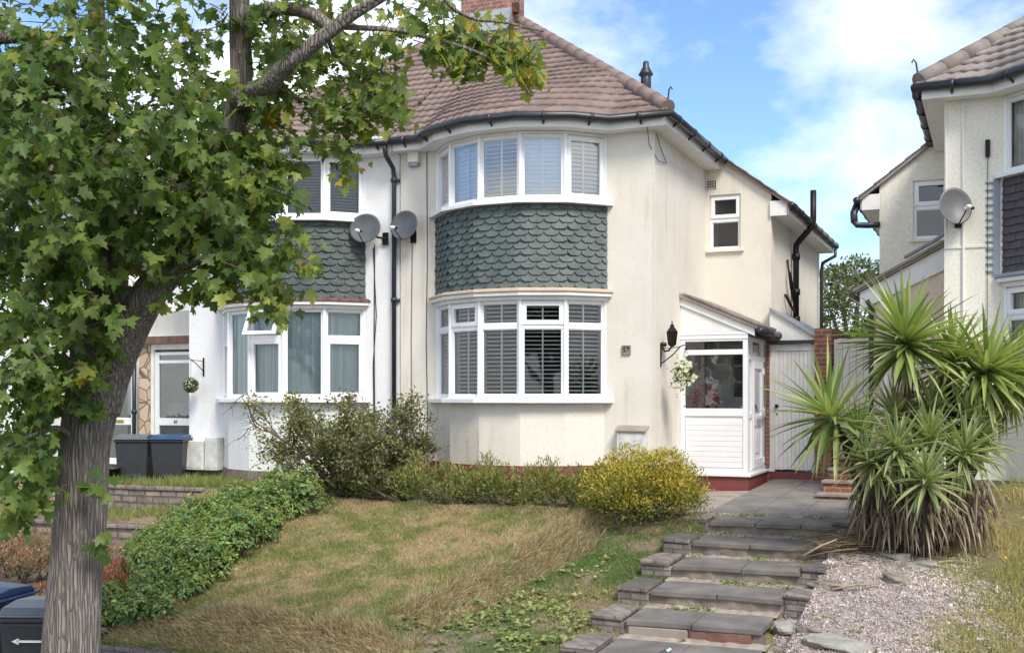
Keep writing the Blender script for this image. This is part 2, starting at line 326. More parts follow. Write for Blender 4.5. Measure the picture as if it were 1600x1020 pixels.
# ------------------------------------------------------------ houses (own frame: x outwards from the party wall, corner at 0, y into the plot)
BXC, BYC = -2.14, 0.895
PHI = [-58, -34.8, -11.6, 11.6, 34.8, 58]
XP = -4.2                                                  # party wall
def arc(Rr, phis=PHI): return [(BXC + Rr*math.sin(R(a)), BYC - Rr*math.cos(R(a))) for a in phis]
def arc_end(Rr):
    p = arc(Rr)
    if p[0][1] < 0: p = [(p[0][0], .03)] + p + [(p[-1][0], .03)]
    return p
def ring(mb, R0, R1, z0, z1): mb.prism(arc_end(R1) + arc(R0)[::-1], z0, z1)
def facet(k, Rr):
    a, b = arc(Rr)[k], arc(Rr)[k+1]; w = math.hypot(b[0]-a[0], b[1]-a[1]); t = ((b[0]-a[0])/w, (b[1]-a[1])/w)
    o = ((a[0]+b[0])/2, (a[1]+b[1])/2); n = (t[1], -t[0])
    return (lambda u, d, z: (o[0]+u*t[0]+d*n[0], o[1]+u*t[1]+d*n[1], z)), w
def window(par, tf, cells, mats, backs=None, dep=.06, name='window', frame=None, glaze=.0):
    """cells: (u0,u1,z0,z1,open). One frame object, its panes and its blind or curtain as sub-parts"""
    f = MB(tf); g = MB(tf)
    for (u0, u1, z0, z1, op) in cells:
        b = .042; f.box(u0, u0+b, -dep, 0, z0, z1); f.box(u1-b, u1, -dep, 0, z0, z1)
        f.box(u0+b, u1-b, -dep, -.001, z0, z0+b); f.box(u0+b, u1-b, -dep, -.001, z1-b, z1)
        i = b
        if op:
            s0, s1, i = .022, .016, .085
            f.box(u0+s0, u0+i, .001, s1, z0+s0, z1-s0); f.box(u1-i, u1-s0, .001, s1, z0+s0, z1-s0)
            f.box(u0+i, u1-i, .001, s1-.001, z0+s0, z0+i); f.box(u0+i, u1-i, .001, s1-.001, z1-i, z1-s0)
            f.box(u0+b, u0+i, -dep+.01, .0005, z0+b, z1-b); f.box(u1-i, u1-b, -dep+.01, .0005, z0+b, z1-b)
            f.box(u0+i, u1-i, -dep+.01, .0005, z0+b, z0+i); f.box(u0+i, u1-i, -dep+.01, .0005, z1-i, z1-b)
        else:
            e = .014; f.box(u0+b, u0+b+e, -.04, -.012, z0+b, z1-b); f.box(u1-b-e, u1-b, -.04, -.012, z0+b, z1-b)
            f.box(u0+b+e, u1-b-e, -.04, -.012, z0+b, z0+b+e); f.box(u0+b+e, u1-b-e, -.04, -.012, z1-b-e, z1-b)
        d = -.03
        g.quad((u0+i, d, z0+i), (u1-i, d, z0+i), (u1-i, d, z1-i), (u0+i, d, z1-i))
    fo = f.build(name, mats[0], par, bevel=.004); g.build('pane', mats[1], fo, recalc=False)
    if backs: backs(fo)
    return fo
def blind(tf, u0, u1, z0, z1, tilt, bars, mat, pitch=.062, d=-.12):
    def go(par):
        m = MB(tf); n = int((z1-z0)/pitch); w = .062; c, s_ = math.cos(R(tilt))*w/2, math.sin(R(tilt))*w/2
        for i in range(n+1):
            z = z0 + (i+.5)*(z1-z0)/(n+1)
            m.add([(u0, d-c, z-s_), (u1, d-c, z-s_), (u1, d+c, z+s_), (u0, d+c, z+s_), (u0, d-c, z-s_+.009), (u1, d-c, z-s_+.009), (u1, d+c, z+s_+.009), (u0, d+c, z+s_+.009)],
                  [(0,1,2,3),(4,7,6,5),(0,4,5,1),(1,5,6,2),(2,6,7,3),(3,7,4,0)])
        for b in bars: m.box(b-.012, b+.012, d+.034, d+.05, z0, z1)
        m.box(u0, u0+.035, d-.03, d+.033, z0, z1); m.box(u1-.035, u1, d-.03, d+.033, z0, z1)
        m.build('blind', mat, par)
    return go
def curtain(tf, u0, u1, z0, z1, mat, d=-.13, n=60, amp=.02, name='curtain'):
    def go(par):
        m = MB(tf); ph = random.random()*6; vs = []
        for i in range(n+1):
            u = u0+(u1-u0)*i/n; q = amp*math.sin(i*.9+ph)+amp*.6*math.sin(i*.37+ph*2)
            vs += [(u, d+q*.6, z1), (u, d+q, z0)]
        m.add(vs, [(2*i, 2*i+1, 2*i+3, 2*i+2) for i in range(n)]); m.build(name, mat, par, smooth=True, recalc=False)
    return go
def bay_tiles(par, z0, z1, gauge, tw, shape, mat, Rr, name='bay_tiles', jit=.0):
    """hung tiles round the bay, every tile with its own thickness and a slight tilt"""
    P = arc(Rr); seg = math.hypot(P[1][0]-P[0][0], P[1][1]-P[0][1]); tot = seg*5
    def pos(s, z, off):
        k = min(4, max(0, int(s // seg))); tf, w = facet(k, Rr); return tf(s-k*seg-w/2, off, z)
    m = MB(); rows = int(round((z1-z0)/gauge))
    for r in range(rows):
        zb = z0 + r*gauge; c = int(tot/tw)+2
        for i in range(-1, c):
            s = (i + (.5 if r % 2 else 0))*tw
            g = tw/2-.003; dz = random.uniform(-.004, .004); dp = random.uniform(0, .004)+jit*random.random()
            if shape == 'scallop': pts = [(-g,.05),(-g*.88,.027),(-g*.52,.0),(g*.52,.0),(g*.88,.027),(g,.05)]
            else: pts = [(-g, 0), (0, 0), (g, 0)]
            top = gauge*1.25; zt = min(zb+top, z1+.01)
            low = [(min(max(s+a, 0), tot), zb+b+dz) for a, b in pts]
            if low[-1][0]-low[0][0] < .01: continue
            T = [(low[0][0], zt), (low[-1][0], zt)]
            k = len(low); off = lambda z: .006 + .022*max(0, 1-(z-zb)/top) + dp
            V = [pos(a, z, off(z)) for a, z in low] + [pos(T[1][0], T[1][1], .004), pos(T[0][0], T[0][1], .004)]
            B = [pos(a, z, off(z)-.014) for a, z in low]
            m.add(V + B, [tuple(range(k+2))] + [(j, k+2+j, k+3+j, j+1) for j in range(k-1)])
    return m.build(name, mat, par, recalc=False)
RE = 1.97
EZ = 5.17                                                     # eaves (tile edge) height
HIPX, RIDGEY, TANP = -3.65, 3.65, .752
RZ = EZ + (RIDGEY+.3)*TANP
def eave_path():
    a = math.degrees(math.acos((BYC+.3)/RE))
    return [(XP, -.3)] + arc(RE, [-a, -34.8, -11.6, 11.6, 34.8, a]) + [(.3, -.3)]
def ye(x):
    P = eave_path()
    for (x0, y0), (x1, y1) in zip(P, P[1:]):
        if x0 <= x <= x1: return y0 + (y1-y0)*(x-x0)/max(1e-6, x1-x0)
    return -.3
def roof(par, mats, bay=True, side_wing=True):
    cosp = 1/math.hypot(1, TANP); Smax = (RIDGEY+.3)/cosp; gauge = .25; n = 170
    xs_tab = np.linspace(XP, .3, 400); yt = np.array([ye(x) if bay else -.3 for x in xs_tab])
    ker = np.ones(13)/13; yp = np.convolve(np.pad(yt, 6, 'edge'), ker, 'valid')
    V = []; F = []; rows = int(Smax/gauge)+1
    def row(s, lift, lipz=0):
        run = s*cosp; xr = .3 - run; x = np.linspace(XP, max(xr, XP+.02), n)
        y0 = np.interp(x, xs_tab, yp); k = sm(s/2.6); y = (-.3+run) + (y0+.3)*(1-k)
        ph = (x/.152) % 1.0
        wav = .0125*np.clip(np.cos((ph-.5)*2*math.pi)+.25*np.cos((ph-.2)*4*math.pi), -.5, 1)
        z = EZ + run*TANP + (lift + wav)*cosp + lipz; y = y - (lift + wav)*.6
        return np.stack([x, y, z], 1)
    for j in range(rows):
        s0 = j*gauge-.04; s1 = min((j+1)*gauge, Smax); jj = random.uniform(-.004, .004)
        a = row(max(s0, -.04), .004); b = row(max(s0, -.04), .044+jj); c = row((s0+s1)/2, .024+jj); d = row(s1, .002)
        base = len(V)*0 + sum(len(q) for q in V)
        V += [a, b, c, d]
        for t in range(3):
            i = np.arange(n-1) + base + t*n
            F.append(np.stack([i, i+1, i+n+1, i+n], 1))
    V = np.concatenate(V)
    if MB.M < 0: V[:, 0] *= -1; F = [f[:, ::-1] for f in F]
    o = np_mesh('roof', V, F, mats[0], par)
    zf = lambda x: EZ + TANP*(.3-x)
    m = MB()
    def slab(P, th=.05):
        k = len(P); m.add([(p[0], p[1], p[2]) for p in P]+[(p[0], p[1], p[2]-th) for p in P], [tuple(range(k)), tuple(range(k, 2*k))[::-1]] + [(i, k+i, k+(i+1) % k, (i+1) % k) for i in range(k)])
    slab([(.3,-.3,EZ), (.3,3.2,EZ), (HIPX,RIDGEY,RZ-.01)])
    slab([(.3,3.2,EZ), (1.42,3.2,zf(1.42)), (1.42,8.9,zf(1.42)), (.3,8.9,EZ)]) if side_wing else None
    slab([(.3,3.2,EZ), (.3,7.6,EZ), (HIPX,RIDGEY,RZ-.01)])
    slab([(.3,7.6,EZ), (XP,7.6,EZ), (XP,RIDGEY,RZ-.01), (HIPX,RIDGEY,RZ-.01)])
    # courses on the side planes
    for j in range(15):
        y0 = -.3+.26*j
        run = .26*j; x1 = .3-run
        if -.3+run+.05 < 3.2: m.box(x1-.02, x1+.01, -.3+run+.05, 3.2, zf(x1)-.01, zf(x1)+.03)
    if side_wing:
        for j in range(5):
            x1 = 1.44-.24*j; x0 = x1-.29
            m.prism_y([(x1, zf(x1)+.004), (x1, zf(x1)+.034), (x0, zf(x0)+.012), (x0, zf(x0)+.002)], 3.12, 8.9)
        m.prism_y([(1.42, zf(1.42)-.06), (1.42, zf(1.42)), (.3, EZ), (.3, EZ-.06)], 3.14, 3.199)
    m.build('side_slope', mats[0], o)
    h = MB()
    def hips(a, b):
        a, b = Vector(a), Vector(b); Ln = (b-a).length; k = int(Ln/.4); d = (b-a)/k
        for i in range(k):
            p = a+d*i; up = Vector((0, 0, .028)); h.tube([p+up*.55, p+d*1.02+up*.42], [.112, .1095], 12)
    hips((.3,-.3,EZ+.02), (HIPX,RIDGEY,RZ)); hips((-.5,6.8,RZ-(RIDGEY-.5+.0)*TANP+.05 if 0 else EZ+.8*TANP), (HIPX,RIDGEY,RZ)); hips((HIPX,RIDGEY,RZ), (XP,RIDGEY,RZ))
    hip = h.build('ridge_tiles', mats[1], o, smooth=True)
    for p in hip.data.polygons: p.use_smooth = len(p.vertices) == 4
    k = MB(); k.tube([(.27,-.28,EZ+.1), (.31,-.33,EZ+.13), (.33,-.35,EZ+.27), (.36,-.35,EZ+.31), (.38,-.36,EZ+.27)], .012, 6); k.build('hip_iron', X['gutter'], o)
    return o
def eaves(par, bay=True, wing=True, fm=None, gm=None):
    fm = fm or X['paint']; gm = gm or X['gutter']
    P = eave_path() if bay else [(XP, -.3), (.3, -.3)]
    P = P + [(.3, 3.22)]
    inn = []                                               # fascia: outer path against a path 25 mm inside
    def offs(P, d):
        out = []
        for i, p in enumerate(P):
            a = P[max(i-1, 0)]; b = P[min(i+1, len(P)-1)]
            n1 = Vector((p[1]-a[1], a[0]-p[0])) if i else None; n2 = Vector((b[1]-p[1], p[0]-b[0])) if i < len(P)-1 else None
            nn = [q.normalized() for q in (n1, n2) if q is not None]; q = sum(nn, Vector((0, 0))).normalized()
            k = 1/max(.5, q.dot(nn[0])); out.append((p[0]+q.x*d*k, p[1]+q.y*d*k))
        return out
    O = offs(P, -.035); I = offs(P, -.06)
    f = MB(); f.prism(O + I[::-1], EZ-.2, EZ-.012)
    J = offs(P, -.031)
    for i in range(len(P)-1):                              # butt joints of the fascia boards
        f.box(J[i][0]-.004, J[i][0]+.004, J[i][1]-.004, J[i][1]+.004, EZ-.2, EZ-.02) if 0 < i < len(P)-2 else None
    if wing:
        zw = EZ - .744*1.12
        f.box(1.385, 1.41, 3.2, 8.8, zw-.2, zw-.02); f.box(1.10, 1.384, 3.175, 3.2, zw-.22, zw+.03)
        f.box(.02, .3, 3.195, 3.22, EZ-.2, EZ-.02)
    f.build('fascia', fm, par)
    s = MB(); s.prism(I + [(-.02, 3.22), (-.02, .05), (XP, .05)], EZ-.195, EZ-.18)
    if wing: s.box(1.10, 1.384, 3.201, 8.8, zw-.2, zw-.185)
    s.build('soffit', fm, par)
    g = MB(); G = offs(P, .045); g.tube([(x, y, EZ-.055) for x, y in G], .056, 10)
    for i in range(len(G)-1):
        a, b = Vector((*G[i], EZ-.055)), Vector((*G[i+1], EZ-.055)); n = max(1, int((b-a).length/.75)); d = (b-a).normalized()
        for j in range(n):
            p = a+(b-a)*((j+.5)/n); g.tube([p-d*.025, p+d*.025], .066, 10); q = Vector((-d.y, d.x, 0)).normalized()
            w = q*.075; g.tube([p+w*.2+Vector((0,0,-.05)), p+w*1.15+Vector((0,0,-.1))], .017, 6)
    if wing:
        g.tube([(1.465, 3.12, zw-.06), (1.465, 8.85, zw-.06)], .056, 10)
        for j in range(8): y = 3.4+j*.75; g.tube([(1.465, y-.025, zw-.06), (1.465, y+.025, zw-.06)], .066, 10)
    g.build('gutter', gm, par, smooth=True)
WP = .68                                                      # half opening etc
def house(name, label, loc, m, st):
    MB.M = m
    root = thing(name, label, 'house', loc)
    wm = X[st['wall']]; bay = st.get('bay', True); wing = st.get('wing', True)
    w = MB()
    if bay:
        w.box(XP, -3.52, 0, .25, -1.0, EZ-.18); w.box(-.76, 0, 0, .25, -1.0, EZ-.18)
        ring(w, 1.45, 1.655, -1.0, .985); ring(w, 1.45, 1.655, 2.70, 3.875)
        w.prism(arc(1.64), 2.62, 2.70); 
    else: w.box(XP, 0, 0, .25, -1.0, EZ-.18)
    w.box(-.25, 0, .25, 3.22, -1.0, EZ-.18)
    w.box(XP, 0, 7.1, 7.3, -1.0, EZ-.1)
    if wing:
        zf = lambda x: EZ - .05 + TANP*(.3-x)
        wx0, wx1, wz0, wz1 = .06, .60, 3.60, 4.54
        w.prism_y([(-.25, -1), (1.115, -1), (1.115, wz0), (-.25, wz0)], 3.22, 3.45)
        w.prism_y([(-.25, wz0), (wx0, wz0), (wx0, wz1), (-.25, wz1)], 3.22, 3.45); w.prism_y([(wx1, wz0), (1.115, wz0), (1.115, zf(1.115)), (wx1, zf(wx1))], 3.22, 3.45)
        w.prism_y([(-.25, wz1), (wx1, wz1), (wx1, zf(wx1)), (-.25, zf(-.25))], 3.22, 3.45)
        w.box(.865, 1.115, 3.45, 8.6, -1.0, EZ-1.0); w.box(0, 1.115, 8.6, 8.8, -1.0, EZ-.9)
        w.box(-.2, 0, 3.45, 8.6, -1.0, EZ-.2)
    else: w.box(-.25, 0, 3.22, 7.1, -1, EZ-.18)
    w.build('wall', wm, root)
    # rooms, so that the panes have something dark behind them
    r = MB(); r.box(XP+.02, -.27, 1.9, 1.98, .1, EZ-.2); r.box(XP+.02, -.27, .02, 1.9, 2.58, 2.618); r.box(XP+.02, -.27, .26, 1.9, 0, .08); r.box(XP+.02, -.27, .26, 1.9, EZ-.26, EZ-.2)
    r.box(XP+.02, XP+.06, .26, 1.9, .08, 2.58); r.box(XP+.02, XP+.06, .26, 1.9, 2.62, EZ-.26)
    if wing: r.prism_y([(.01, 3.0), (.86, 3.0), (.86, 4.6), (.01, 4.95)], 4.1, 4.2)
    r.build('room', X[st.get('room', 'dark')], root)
    pl = MB()
    if bay:
        pl.box(XP, -3.57, -.018, -.0005, -1.0, st['pz']); pl.box(-.71, .0005, -.018, -.0005, -1.0, st['pz']); ring(pl, 1.657, 1.675, -1.0, st['pz'])
        pl.box(.0005, .018, -.018, 1.5, -1.0, st['pz'])
    if bay: pl.build('plinth', X[st['plinth']], root)
    ro = roof(root, (X[st['tile']], X[st['ridge']]), bay, wing); eaves(root, bay, wing)
    if bay:
        fr = X['upvc']
        s = MB(); ring(s, 1.5, 1.80, .99, 1.055); ring(s, 1.5, 1.70, 1.055, 1.07); 
        s.build('sill', fr if st['wall'] != 'ivory' else fr, root, bevel=.006)
        s = MB(); ring(s, 1.5, 1.80, 3.905, 3.965); ring(s, 1.5, 1.70, 3.965, 3.985); s.build('upper_sill', fr, root, bevel=.006)
        s = MB(); ring(s, 1.5, 1.70, 2.50, 2.56); ring(s, 1.5, 1.775, 2.56, 2.615); s.build('window_head', X['paint'], root, bevel=.006)
        s = MB(); ring(s, 1.5, 1.80, 2.617, 2.65); ring(s, 1.5, 1.765, 2.65, 2.672); s.build('flashing', X[st['flash']], root, bevel=.008)
        s = MB(); ring(s, 1.5, 1.68, 4.93, EZ-.2); s.build('bay_head', X['paint'], root)
        bay_tiles(root, 2.675, 3.90, st['gauge'], st['tw'], st['shape'], X[st['bt']], 1.675, jit=st.get('tj', 0))
        for up in (0, 1):
            for k in range(5):
                tf, wd = facet(k, 1.64); a, b = -wd/2+.006, wd/2-.006
                z0, z1 = (1.07, 2.50) if not up else (3.985, 4.93)
                cells, back = st['upper' if up else 'lower'](k, a, b, z0, z1, tf)
                window(root, tf, cells, (fr, X['glassup' if up and st['wall'] == 'cream' else 'glass']), back)
            z0, z1 = (1.07, 2.50) if not up else (3.985, 4.93)
            for px_, py_ in arc(1.648):
                c = MB(); c.prism([(px_+.03*math.cos(q*math.pi/4+.4), py_+.03*math.sin(q*math.pi/4+.4)) for q in range(8)], z0, z1)
                c.build('bay_post', fr, root)
    if wing:
        window(root, lambda u, d, z: (u, 3.26-d, z), [(.06, .60, 4.12, 4.54, 1), (.06, .60, 3.60, 4.12, 0)], (X['upvc'], X['glass2']), None)
        s = MB(); s.box(.02, .66, 3.17, 3.22, 3.56, 3.60); s.build('sill', X['ivory'], root)
    MB.M = 1
    return root

def A_low(k, a, b, z0, z1, tf):
    zt = 2.12; cells = [(a, b, zt, z1, k in (1, 3)), (a, b, z0, zt, 0)]
    return cells, blind(tf, a, b, z0+.01, z1-.01, (-16, -12, -14, -11, -13)[k], [(a+b)/2], X['blind'])
def A_up(k, a, b, z0, z1, tf):
    t = (-50, -68, -14, -66, -40)[k]
    return [(a, b, z0, z1, k in (0, 4))], blind(tf, a, b, z0+.01, z1-.01, t, [(a+b)/2], X['blind'])
def B_low(k, a, b, z0, z1, tf):
    zt = 2.02; c = [(a, b, z0, z1, 0)]
    if k == 0: c = [(a, b, zt, z1, 0), (a, b, z0, zt, 1)]
    if k in (2, 4): c = [(a, b, z0, zt, 1), (a, b, zt, z1, 0)]
    return c, curtain(tf, a+.01, b-.01, z0, z1, X['curtain'])
def B_up(k, a, b, z0, z1, tf):
    return [(a, b, z0, z1, k in (0, 4))], blind(tf, a, b, z0+.01, z1-.01, 30, [], X['greybox'], .05)
def D_low(k, a, b, z0, z1, tf):
    zt = 2.12; mid = (a+b)/2
    return [(a, b, zt, z1, 1), (a, b, z0, zt, 0)], curtain(tf, a+.01, b-.01, z0, z1, X['net'])
def D_up(k, a, b, z0, z1, tf): return [(a, b, z0, z1, 0)], curtain(tf, a+.01, b-.01, z0, z1, X['net'], amp=.03)
stA = dict(wall='cream', plinth='redpaint', pz=.07, tile='tile', ridge='ridge', flash='leadorange', gauge=.096, tw=.226, shape='scallop', bt='slate', lower=A_low, upper=A_up)
stB = dict(wall='white_render', plinth='riser', pz=-.12, tile='tile', ridge='ridge', flash='rustflash', gauge=.105, tw=.236, shape='scallop', bt='slate2', lower=B_low, upper=B_up, tj=.003)
stC = dict(wall='white_render', plinth='riser', pz=-.2, tile='tile', ridge='ridge', bay=False)
stD = dict(wall='ivory_', plinth='riser', pz=.0, tile='tile2', ridge='ridge2', flash='greyflash_and_shadow', gauge=.102, tw=.19, shape='flat', bt='slate3', lower=D_low, upper=D_up)
X['cream'].name; X['ivory_'] = X['ivory']
A = house('semi_detached_house', 'cream roughcast house in the centre with a slate-hung bow window and white porch', (0, 0, 0), 1, stA)
B = house('semi_detached_house', 'white-walled left half of the pair, its slate-hung bay partly behind the maple', (-8.42, 0, 0), -1, stB)
Ch = house('semi_detached_house', 'white house at the far left edge, mostly hidden by the maple crown', (-12.56, 0, 0), 1, stC)
D = house('semi_detached_house', 'ivory painted brick house at the right edge behind the spiky yuccas', (3.97, 0, .0), -1, stD)

# ---- house A: chimney, flue, downpipes, cables
def part(name, mb, mat, par, **k): return mb.build(name, X[mat] if isinstance(mat, str) else mat, par, **k)
c = MB(); c.box(-4.72, -3.72, 3.3, 4.0, RZ-.5, RZ+1.5); ch = part('chimney', c, 'brickch', A)
c = MB(); c.box(-4.78, -3.66, 3.24, 4.06, RZ+1.5, RZ+1.65); part('chimney_cap', c, 'coping', ch)
for px_ in (-4.45, -3.98):
    c = MB(); c.lathe([(.13, 0), (.12, .3), (.14, .34), (.14, .4), (.1, .4)], (px_, 3.65, RZ+1.65)); part('chimney_pot', c, 'brick', ch)
c = MB(); c.prism_x([(3.12, RZ-.32), (3.29, RZ+.06), (3.29, RZ+.16), (3.26, RZ+.16), (3.08, RZ-.28)], -4.76, -3.68); part('flashing', c, 'lead', ch)
c = MB(); c.box(-3.719, -3.62, 3.42, 3.56, RZ+.12, RZ+.3); c.tube([(-3.6, 3.45, RZ+.1), (-3.6, 3.45, RZ+1.9)], .012, 6); part('aerial_bracket', c, 'rust', ch)
c = MB(); c.lathe([(.09, 0), (.09, .48), (.085, .49), (.13, .52), (.1, .58), (.055, .66), (.05, .74), (.02, .76)], (-.93, 2.75, 6.08)); part('vent_cowl', c, 'gutter', A, smooth=True)
c = MB()
c.tube([(-4.30, -.33, 5.1), (-4.30, -.33, 4.99), (-4.30, -.29, 4.9), (-4.28, -.1, 4.74), (-4.28, -.07, 4.6), (-4.28, -.07, -.4)], .038, 12)
for z in (4.52, 2.6, .8): c.tube([(-4.28, -.07, z), (-4.28, -.07, z+.07)], .05, 12); c.box(-4.36, -4.2, -.04, -.001, z+.01, z+.06)
part('downpipe', c, 'gutter', A, smooth=True)
c = MB(); yv = 5.17
c.tube([(1.52, yv, 4.85), (1.52, yv, 4.3), (1.5, yv, 4.2), (1.3, yv, 3.98), (1.21, yv, 3.86), (1.21, yv, 3.7), (1.21, yv, 2.2)], .055, 12)
for z in (3.6, 2.95, 2.45): c.tube([(1.21, yv, z), (1.21, yv, z+.11)], .075, 12)
c.tube([(1.21, yv, 2.9), (1.2, yv-.35, 3.05), (1.2, yv-.6, 3.3)], .028, 8); c.tube([(1.21, yv, 2.6), (1.2, yv-.5, 2.72), (1.14, yv-.72, 2.9)], .025, 8)
c.tube([(1.21, yv, 2.62), (1.19, yv-.45, 3.05), (1.14, yv-.5, 3.55)], .02, 8)
part('soil_pipe', c, 'iron', A, smooth=True)
c = MB(); c.tube([(1.47, 8.6, 4.2), (1.47, 8.6, 4.05), (1.22, 8.5, 3.9), (1.2, 8.5, 3.75), (1.2, 8.5, 0)], .036, 10); part('downpipe', c, 'gutter', A, smooth=True)
ab_ = MB(); ab_.box(.03, .2, 3.2, 3.219, 4.66, 4.80); c = MB()
for i in range(4):
    for j in range(3): c.box(.04+i*.04, .062+i*.04, 3.19, 3.2, 4.67+j*.043, 4.70+j*.043)
ab = part('air_brick', ab_, 'ivory', A); part('vent_hole', c, 'iron', ab)
c = MB(); c.tube([(-3.72, -.012, 5.0), (-3.71, -.012, 3.2), (-3.73, -.012, 2), (-3.7, -.012, .35), (-3.78, -.012, .28), (-3.84, -.012, .36)], .006, 5); part('cable', c, 'iron', A)
c = MB(); c.tube([(-3.98, -.012, 3.6), (-4.0, -.012, 2), (-3.99, -.012, .3)], .005, 5); part('cable', c, 'iron', A)
c = MB(); c.tube([(-.02, -.25, 4.97), (-.05, -.05, 4.75), (.03, .15, 4.55), (.02, .6, 4.6)], .006, 5); part('cable', c, 'iron', A)
c = MB(); c.tube([(.03, .05, 4.93), (.03, .3, 4.75), (.03, .62, 4.6)], .006, 5); part('cable', c, 'iron', A)
c = MB(); c.tube([(-3.93, -.012, -.3), (-3.93, -.012, .22)], .012, 6); part('cable', c, 'iron', A)
c = MB(); c.tube([(.006, .001, 0), (.006, .001, 4.9)], .01, 5); part('corner_bead', c, 'cream', A)

# ---- porch of house A
pf = MB(); pr = 'upvc'; PX, PY, PB, PT = 1.06, 1.52, -.11, 2.02
b = .075
for x in (0.001, .99): pf.box(x, x+b-.002, PY, PY+.07, PB, PT)
pf.box(b, .99, PY, PY+.068, .78, .90); pf.box(b, .99, PY, PY+.068, PB, PB+.07); pf.box(b, .99, PY, PY+.068, 1.74, 1.82); pf.box(b, .99, PY, PY+.068, 1.95, PT)
pf.box(-.0, PX+.012, PY-.012, PY-.001, PT-.035, PT+.08); pf.box(0, PX+.02, PY-.02, PY-.013, PT+.03, PT+.06)
ys = [PY+.071, PY+.16, PY+.52, PY+1.32, 3.2]
def side(y0, y1, z0, z1, e=0): pf.box(PX-.07-e, PX+e, y0, y1, z0, z1)
side(PY+.071, PY+.15, PB, PT); side(3.08, 3.2, PB, PT); side(PY+.36, PY+.43, PB, PT); side(PY+1.25, PY+1.32, PB, PT)
for y0, y1 in ((PY+.15, PY+.36), (PY+.43, PY+1.25), (PY+1.32, 3.08)):
    side(y0, y1, PT-.06, PT); side(y0, y1, 1.66, 1.74); side(y0, y1, PB, PB+.05)
for y0, y1 in ((PY+.15, PY+.36), (PY+1.32, 3.08)): side(y0, y1, .74, .82)
porch = part('porch', pf, pr, A, bevel=.005)
c = MB(); c.box(b, .99, PY+.02, PY+.05, PB+.07, .78)
for i in range(9): z = PB+.09+i*.082; c.box(b+.005, .985, PY+.008, PY+.0195, z, z+.079)
part('lower_panel', c, pr, porch, bevel=.004)
c = MB(); c.box(PX-.055, PX-.02, PY+.15, PY+.36, PB+.05, .74); c.box(PX-.055, PX-.02, PY+1.32, 3.08, PB+.05, .74); part('side_panel', c, pr, porch)
g = MB(); yq = PY+.035
g.quad((b, yq, .9), (.99, yq, .9), (.99, yq, 1.74), (b, yq, 1.74)); g.quad((b, yq, 1.82), (.99, yq, 1.82), (.99, yq, 1.95), (b, yq, 1.95))
xq = PX-.035
for y0, y1, z0, z1 in ((PY+.15, PY+.36, .82, 1.66), (PY+1.32, 3.08, .82, 1.66), (PY+.15, PY+.36, 1.74, 1.96), (PY+.43, PY+1.25, 1.74, 1.96), (PY+1.32, 3.08, 1.74, 1.96)):
    g.quad((xq, y0, z0), (xq, y1, z0), (xq, y1, z1), (xq, y0, z1))
part('pane', g, 'glass2', porch, recalc=False)
d = MB(); y0, y1 = PY+.435, PY+1.245
def dbx(a, b_, z0, z1, x0=-.06, x1=.012): d.box(PX+x0, PX+x1, a, b_, z0, z1)
dbx(y0, y0+.11, PB+.055, 1.655); dbx(y1-.11, y1, PB+.055, 1.655); dbx(y0+.11, y1-.11, PB+.055, PB+.2); dbx(y0+.11, y1-.11, 1.53, 1.655); dbx(y0+.11, y1-.11, .62, .78)
dbx(y0+.11, y1-.11, PB+.2, .62, -.04, -.015); dbx(y0+.2, y1-.2, PB+.29, .53, -.015, .0); dbx(y0+.11, y1-.11, .78, 1.53, -.03, -.024)
dr = part('porch_door', d, pr, porch, bevel=.006)
c = MB(); c.box(PX-.02, PX-.012, y0+.16, y1-.16, .84, 1.48); part('door_pane', c, 'glass3', dr)
c = MB(); c.box(PX+.012, PX+.03, y0+.22, y1-.25, .66, .73); c.box(PX+.012, PX+.03, y1-.1, y1-.05, .6, .84); c.tube([(PX+.05, y1-.08, .75), (PX+.05, y1-.2, .75)], .012, 8); part('door_handle', c, 'steel', dr)
c = MB()
for z in (.0, .8, 1.45): c.box(PX+.012, PX+.03, y1-.03, y1+.02, z, z+.1)
part('hinge', c, pr, dr)
c = MB(); c.box(-.02, PX+.06, PY-.06, 3.2, PB-.045, PB-.001); part('porch_sill', c, pr, porch, bevel=.006)
c = MB(); c.box(.0, PX+.02, PY-.02, 3.2, -.75, PB-.046); part('porch_plinth', c, 'redpaint', porch)
c = MB(); zt, zb = 2.66, 2.16; c.prism_y([(.001, PT+.082), (PX+.06, PT+.082), (PX+.1, zb-.03), (.001, zt-.03)], PY-.001, PY+.03)
c.prism_y([(.001, zt-.13), (PX+.12, zb-.14), (PX+.12, zb-.02), (.001, zt-.01)], PY-.03, PY-.002); part('gable_panel', c, 'paint', porch, bevel=.004)
c = MB(); c.prism_y([(0.001, zt-.009), (PX+.16, zb-.03), (PX+.16, zb+.03), (0.001, zt+.06)], PY-.07, 3.215)
for i in range(4): x = PX+.17-.29*i; z = zb+.03+.29*i*.44; c.prism_y([(x, z-.01), (x, z+.025), (x-.3, z+.15), (x-.3, z+.13)], PY-.085, 3.21)
part('porch_roof', c, 'tile2', porch)
c = MB(); c.tube([(PX+.2, PY-.06, zb-.06), (PX+.2, 3.21, zb-.06)], .055, 10)
for y in (PY+.1, PY+.8, PY+1.5): c.tube([(PX+.2, y, zb-.06), (PX+.2, y+.05, zb-.06)], .065, 10)
c.tube([(PX+.2, 3.15, zb-.1), (PX+.2, 3.15, zb-.2), (PX+.16, 3.18, zb-.3)], .035, 8)
part('porch_gutter', c, 'gutter', porch, smooth=True)
